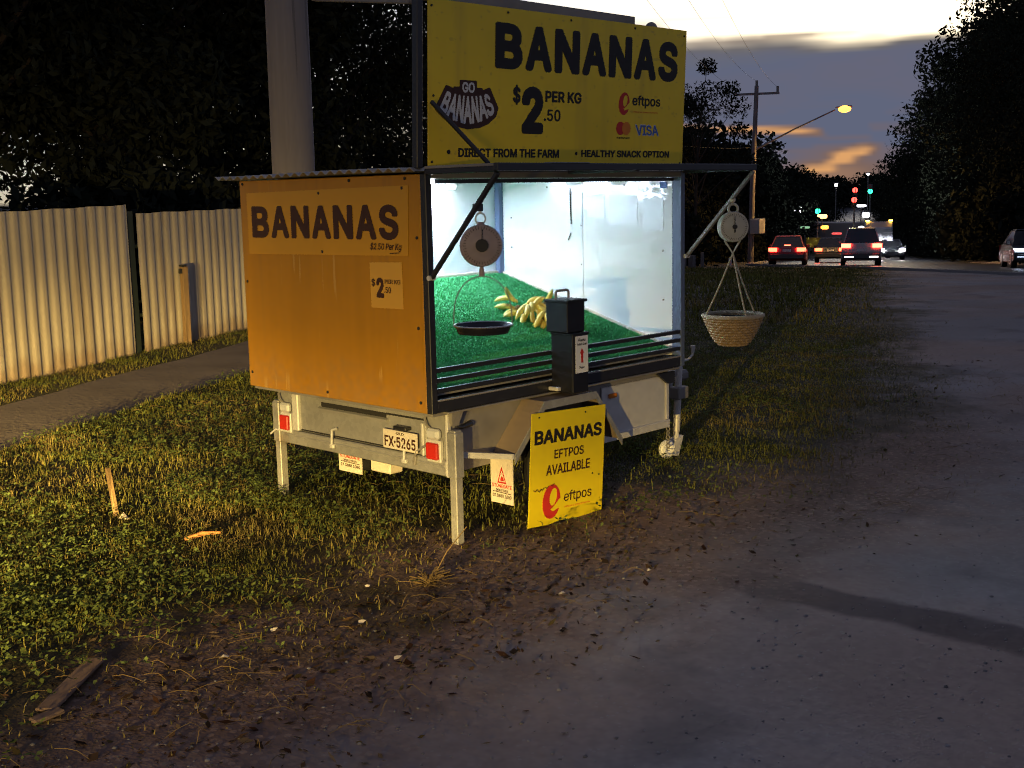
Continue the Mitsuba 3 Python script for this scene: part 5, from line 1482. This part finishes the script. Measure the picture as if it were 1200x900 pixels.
signal('traffic light showing green at the left of the junction', 140, 2.5, 5.4, 'green')
signal('traffic light showing red at the junction, lower one', 141, -1.4, 5.9, 'red')
signal('traffic light showing red at the junction, upper one', 150, -1.55, 7.4, 'red')
signal('far traffic light showing green right of the red ones', 165, -3.6, 8.4, 'green')
post_light('white_street_light', 'bright white street light left of the green traffic light', 'street light', 128, 4.2, 5.2, (26, 28, 28), 0.42)
post_light('far_street_light', 'small white street light highest above the junction', 'street light', 190, 0.8, 9.0, (12, 12, 12), 0.28)
post_light('far_street_light', 'small pale street light far beyond the junction at right', 'street light', 200, -4.0, 10.2, (5, 5, 6), 0.24)
for lab_, u, v, h, col, sx, sz in [('warm lit sign board beneath the green traffic light', 138, 2.0, 4.4, (4, 1.9, 0.6), 0.55, 0.26), ('orange lit sign board low at the junction', 138, 1.7, 3.2, (5, 1.3, 0.15), 0.42, 0.22),
                                   ('white lit sign board at the junction, nearest the red traffic lights', 150, -2.3, 5.9, (2.2, 2.2, 2.4), 0.6, 0.16), ('white lit sign board right of the junction, the tallest one', 142, -2.7, 4.6, (2.6, 2.6, 2.9), 0.42, 0.32),
                                   ('white lit sign board low right of the junction', 140, -2.2, 3.1, (2.4, 2.4, 2.2), 0.34, 0.24), ('dim red lit sign board low in the middle of the junction', 138, 0.4, 2.5, (1.3, 0.10, 0.08), 0.55, 0.12),
                                   ('small dim green lit sign at the left kerb', 105, 2.9, 2.6, (0.25, 0.5, 0.27), 0.40, 0.10)]:
    t = thing('lit_sign_board', lab_, 'sign')
    x, y = xy(u, v); zz = -0.682 + float(ramp(u)); c = np.array([x, y, zz + h])
    put('post', tube([(x, y, zz - 0.3), (x, y, zz + h)], 0.07, 8), M_galvd, t)
    pn = trimesh.creation.icosphere(subdivisions=3, radius=1.0); pn.vertices = np.sign(pn.vertices) * np.abs(pn.vertices) ** 0.6; pn.vertices = c + pn.vertices[:, :1] * XR * 0.10 + pn.vertices[:, 1:2] * YL * sx + pn.vertices[:, 2:] * np.array([0, 0, sz])
    put('panel', pn, M_lens, t, emitter=emit(col, 0.05))
put('junction_shop', box(-3, 3, -4.5, 4.5, 0, 4.2, 0.05).apply_transform(trimesh.transformations.translation_matrix([*xy(172, 1.0), -0.9 + float(ramp(172))])), mat('m_shop', pbr((0.30, 0.25, 0.22), 0.8)), cat='building', label='pale low shop building behind the junction lights')

# ================================================================== the car that lights the verge, parked behind the viewer
HL = np.array([-10.0, -5.3]); aim = np.array([math.cos(math.radians(46)), math.sin(math.radians(46))])
z0 = zg(*HL)
M = np.eye(4); M[:3, 0] = [*aim, 0]; M[:3, 1] = [-aim[1], aim[0], 0]; M[:3, 3] = [*(HL - aim * 2.2), z0]
vehicle('parked_car', 'silver four wheel drive parked on the verge with its headlights on', 'car', M, M_carsilver, 'suv')
CUT = 38.0


def low_beam(p, n, uv):
    """The pattern of a dipped headlight: full below the horizon, fading above it."""
    k = 2 * math.tan(math.radians(CUT))
    h, v = (uv.x - 0.5) * k, (uv.y - 0.5) * k * BEAM_SIGN
    up_ = smoothstep(0.02, -0.055, v) * 0.61 + smoothstep(0.09, -0.02, v) * 0.24 + smoothstep(0.22, 0.0, v) * 0.15
    down = smoothstep(-0.118, -0.072, v) * 0.95 + 0.05
    hs = h * SIDE_SIGN                                            # + towards the kerb, where a dipped beam reaches furthest
    side = smoothstep(-0.20, -0.09, hs) * 0.74 + 0.28 * smoothstep(-0.452, -0.370, hs)
    hot = 1 + 1.1 * smoothstep(-0.04, -0.085, v)
    return mi.Color3f(0.5) * (up_ * down * side * hot * smoothstep(0.5, 0.3, hs))


SIDE_SIGN = 1.0
BEAM_SIGN = 1.0
for s in (-1, 1):
    o = np.array([*(HL + aim * 0.08), z0 + 0.92]) + M[:3, 1] * 0.62 * s
    scene[f'headlight_beam_{(s + 3) // 2:03d}'] = {'type': 'spot', 'to_world': T().look_at(origin=o.tolist(), target=(o + np.array([*aim, 0.0])).tolist(), up=[0, 0, 1]), 'intensity': {'type': 'rgb', 'value': [2350.0, 1640.0, 500.0]},
                                            'cutoff_angle': CUT, 'beam_width': CUT - 0.5, 'texture': proc(low_beam), 'sampling_weight': 8.0}
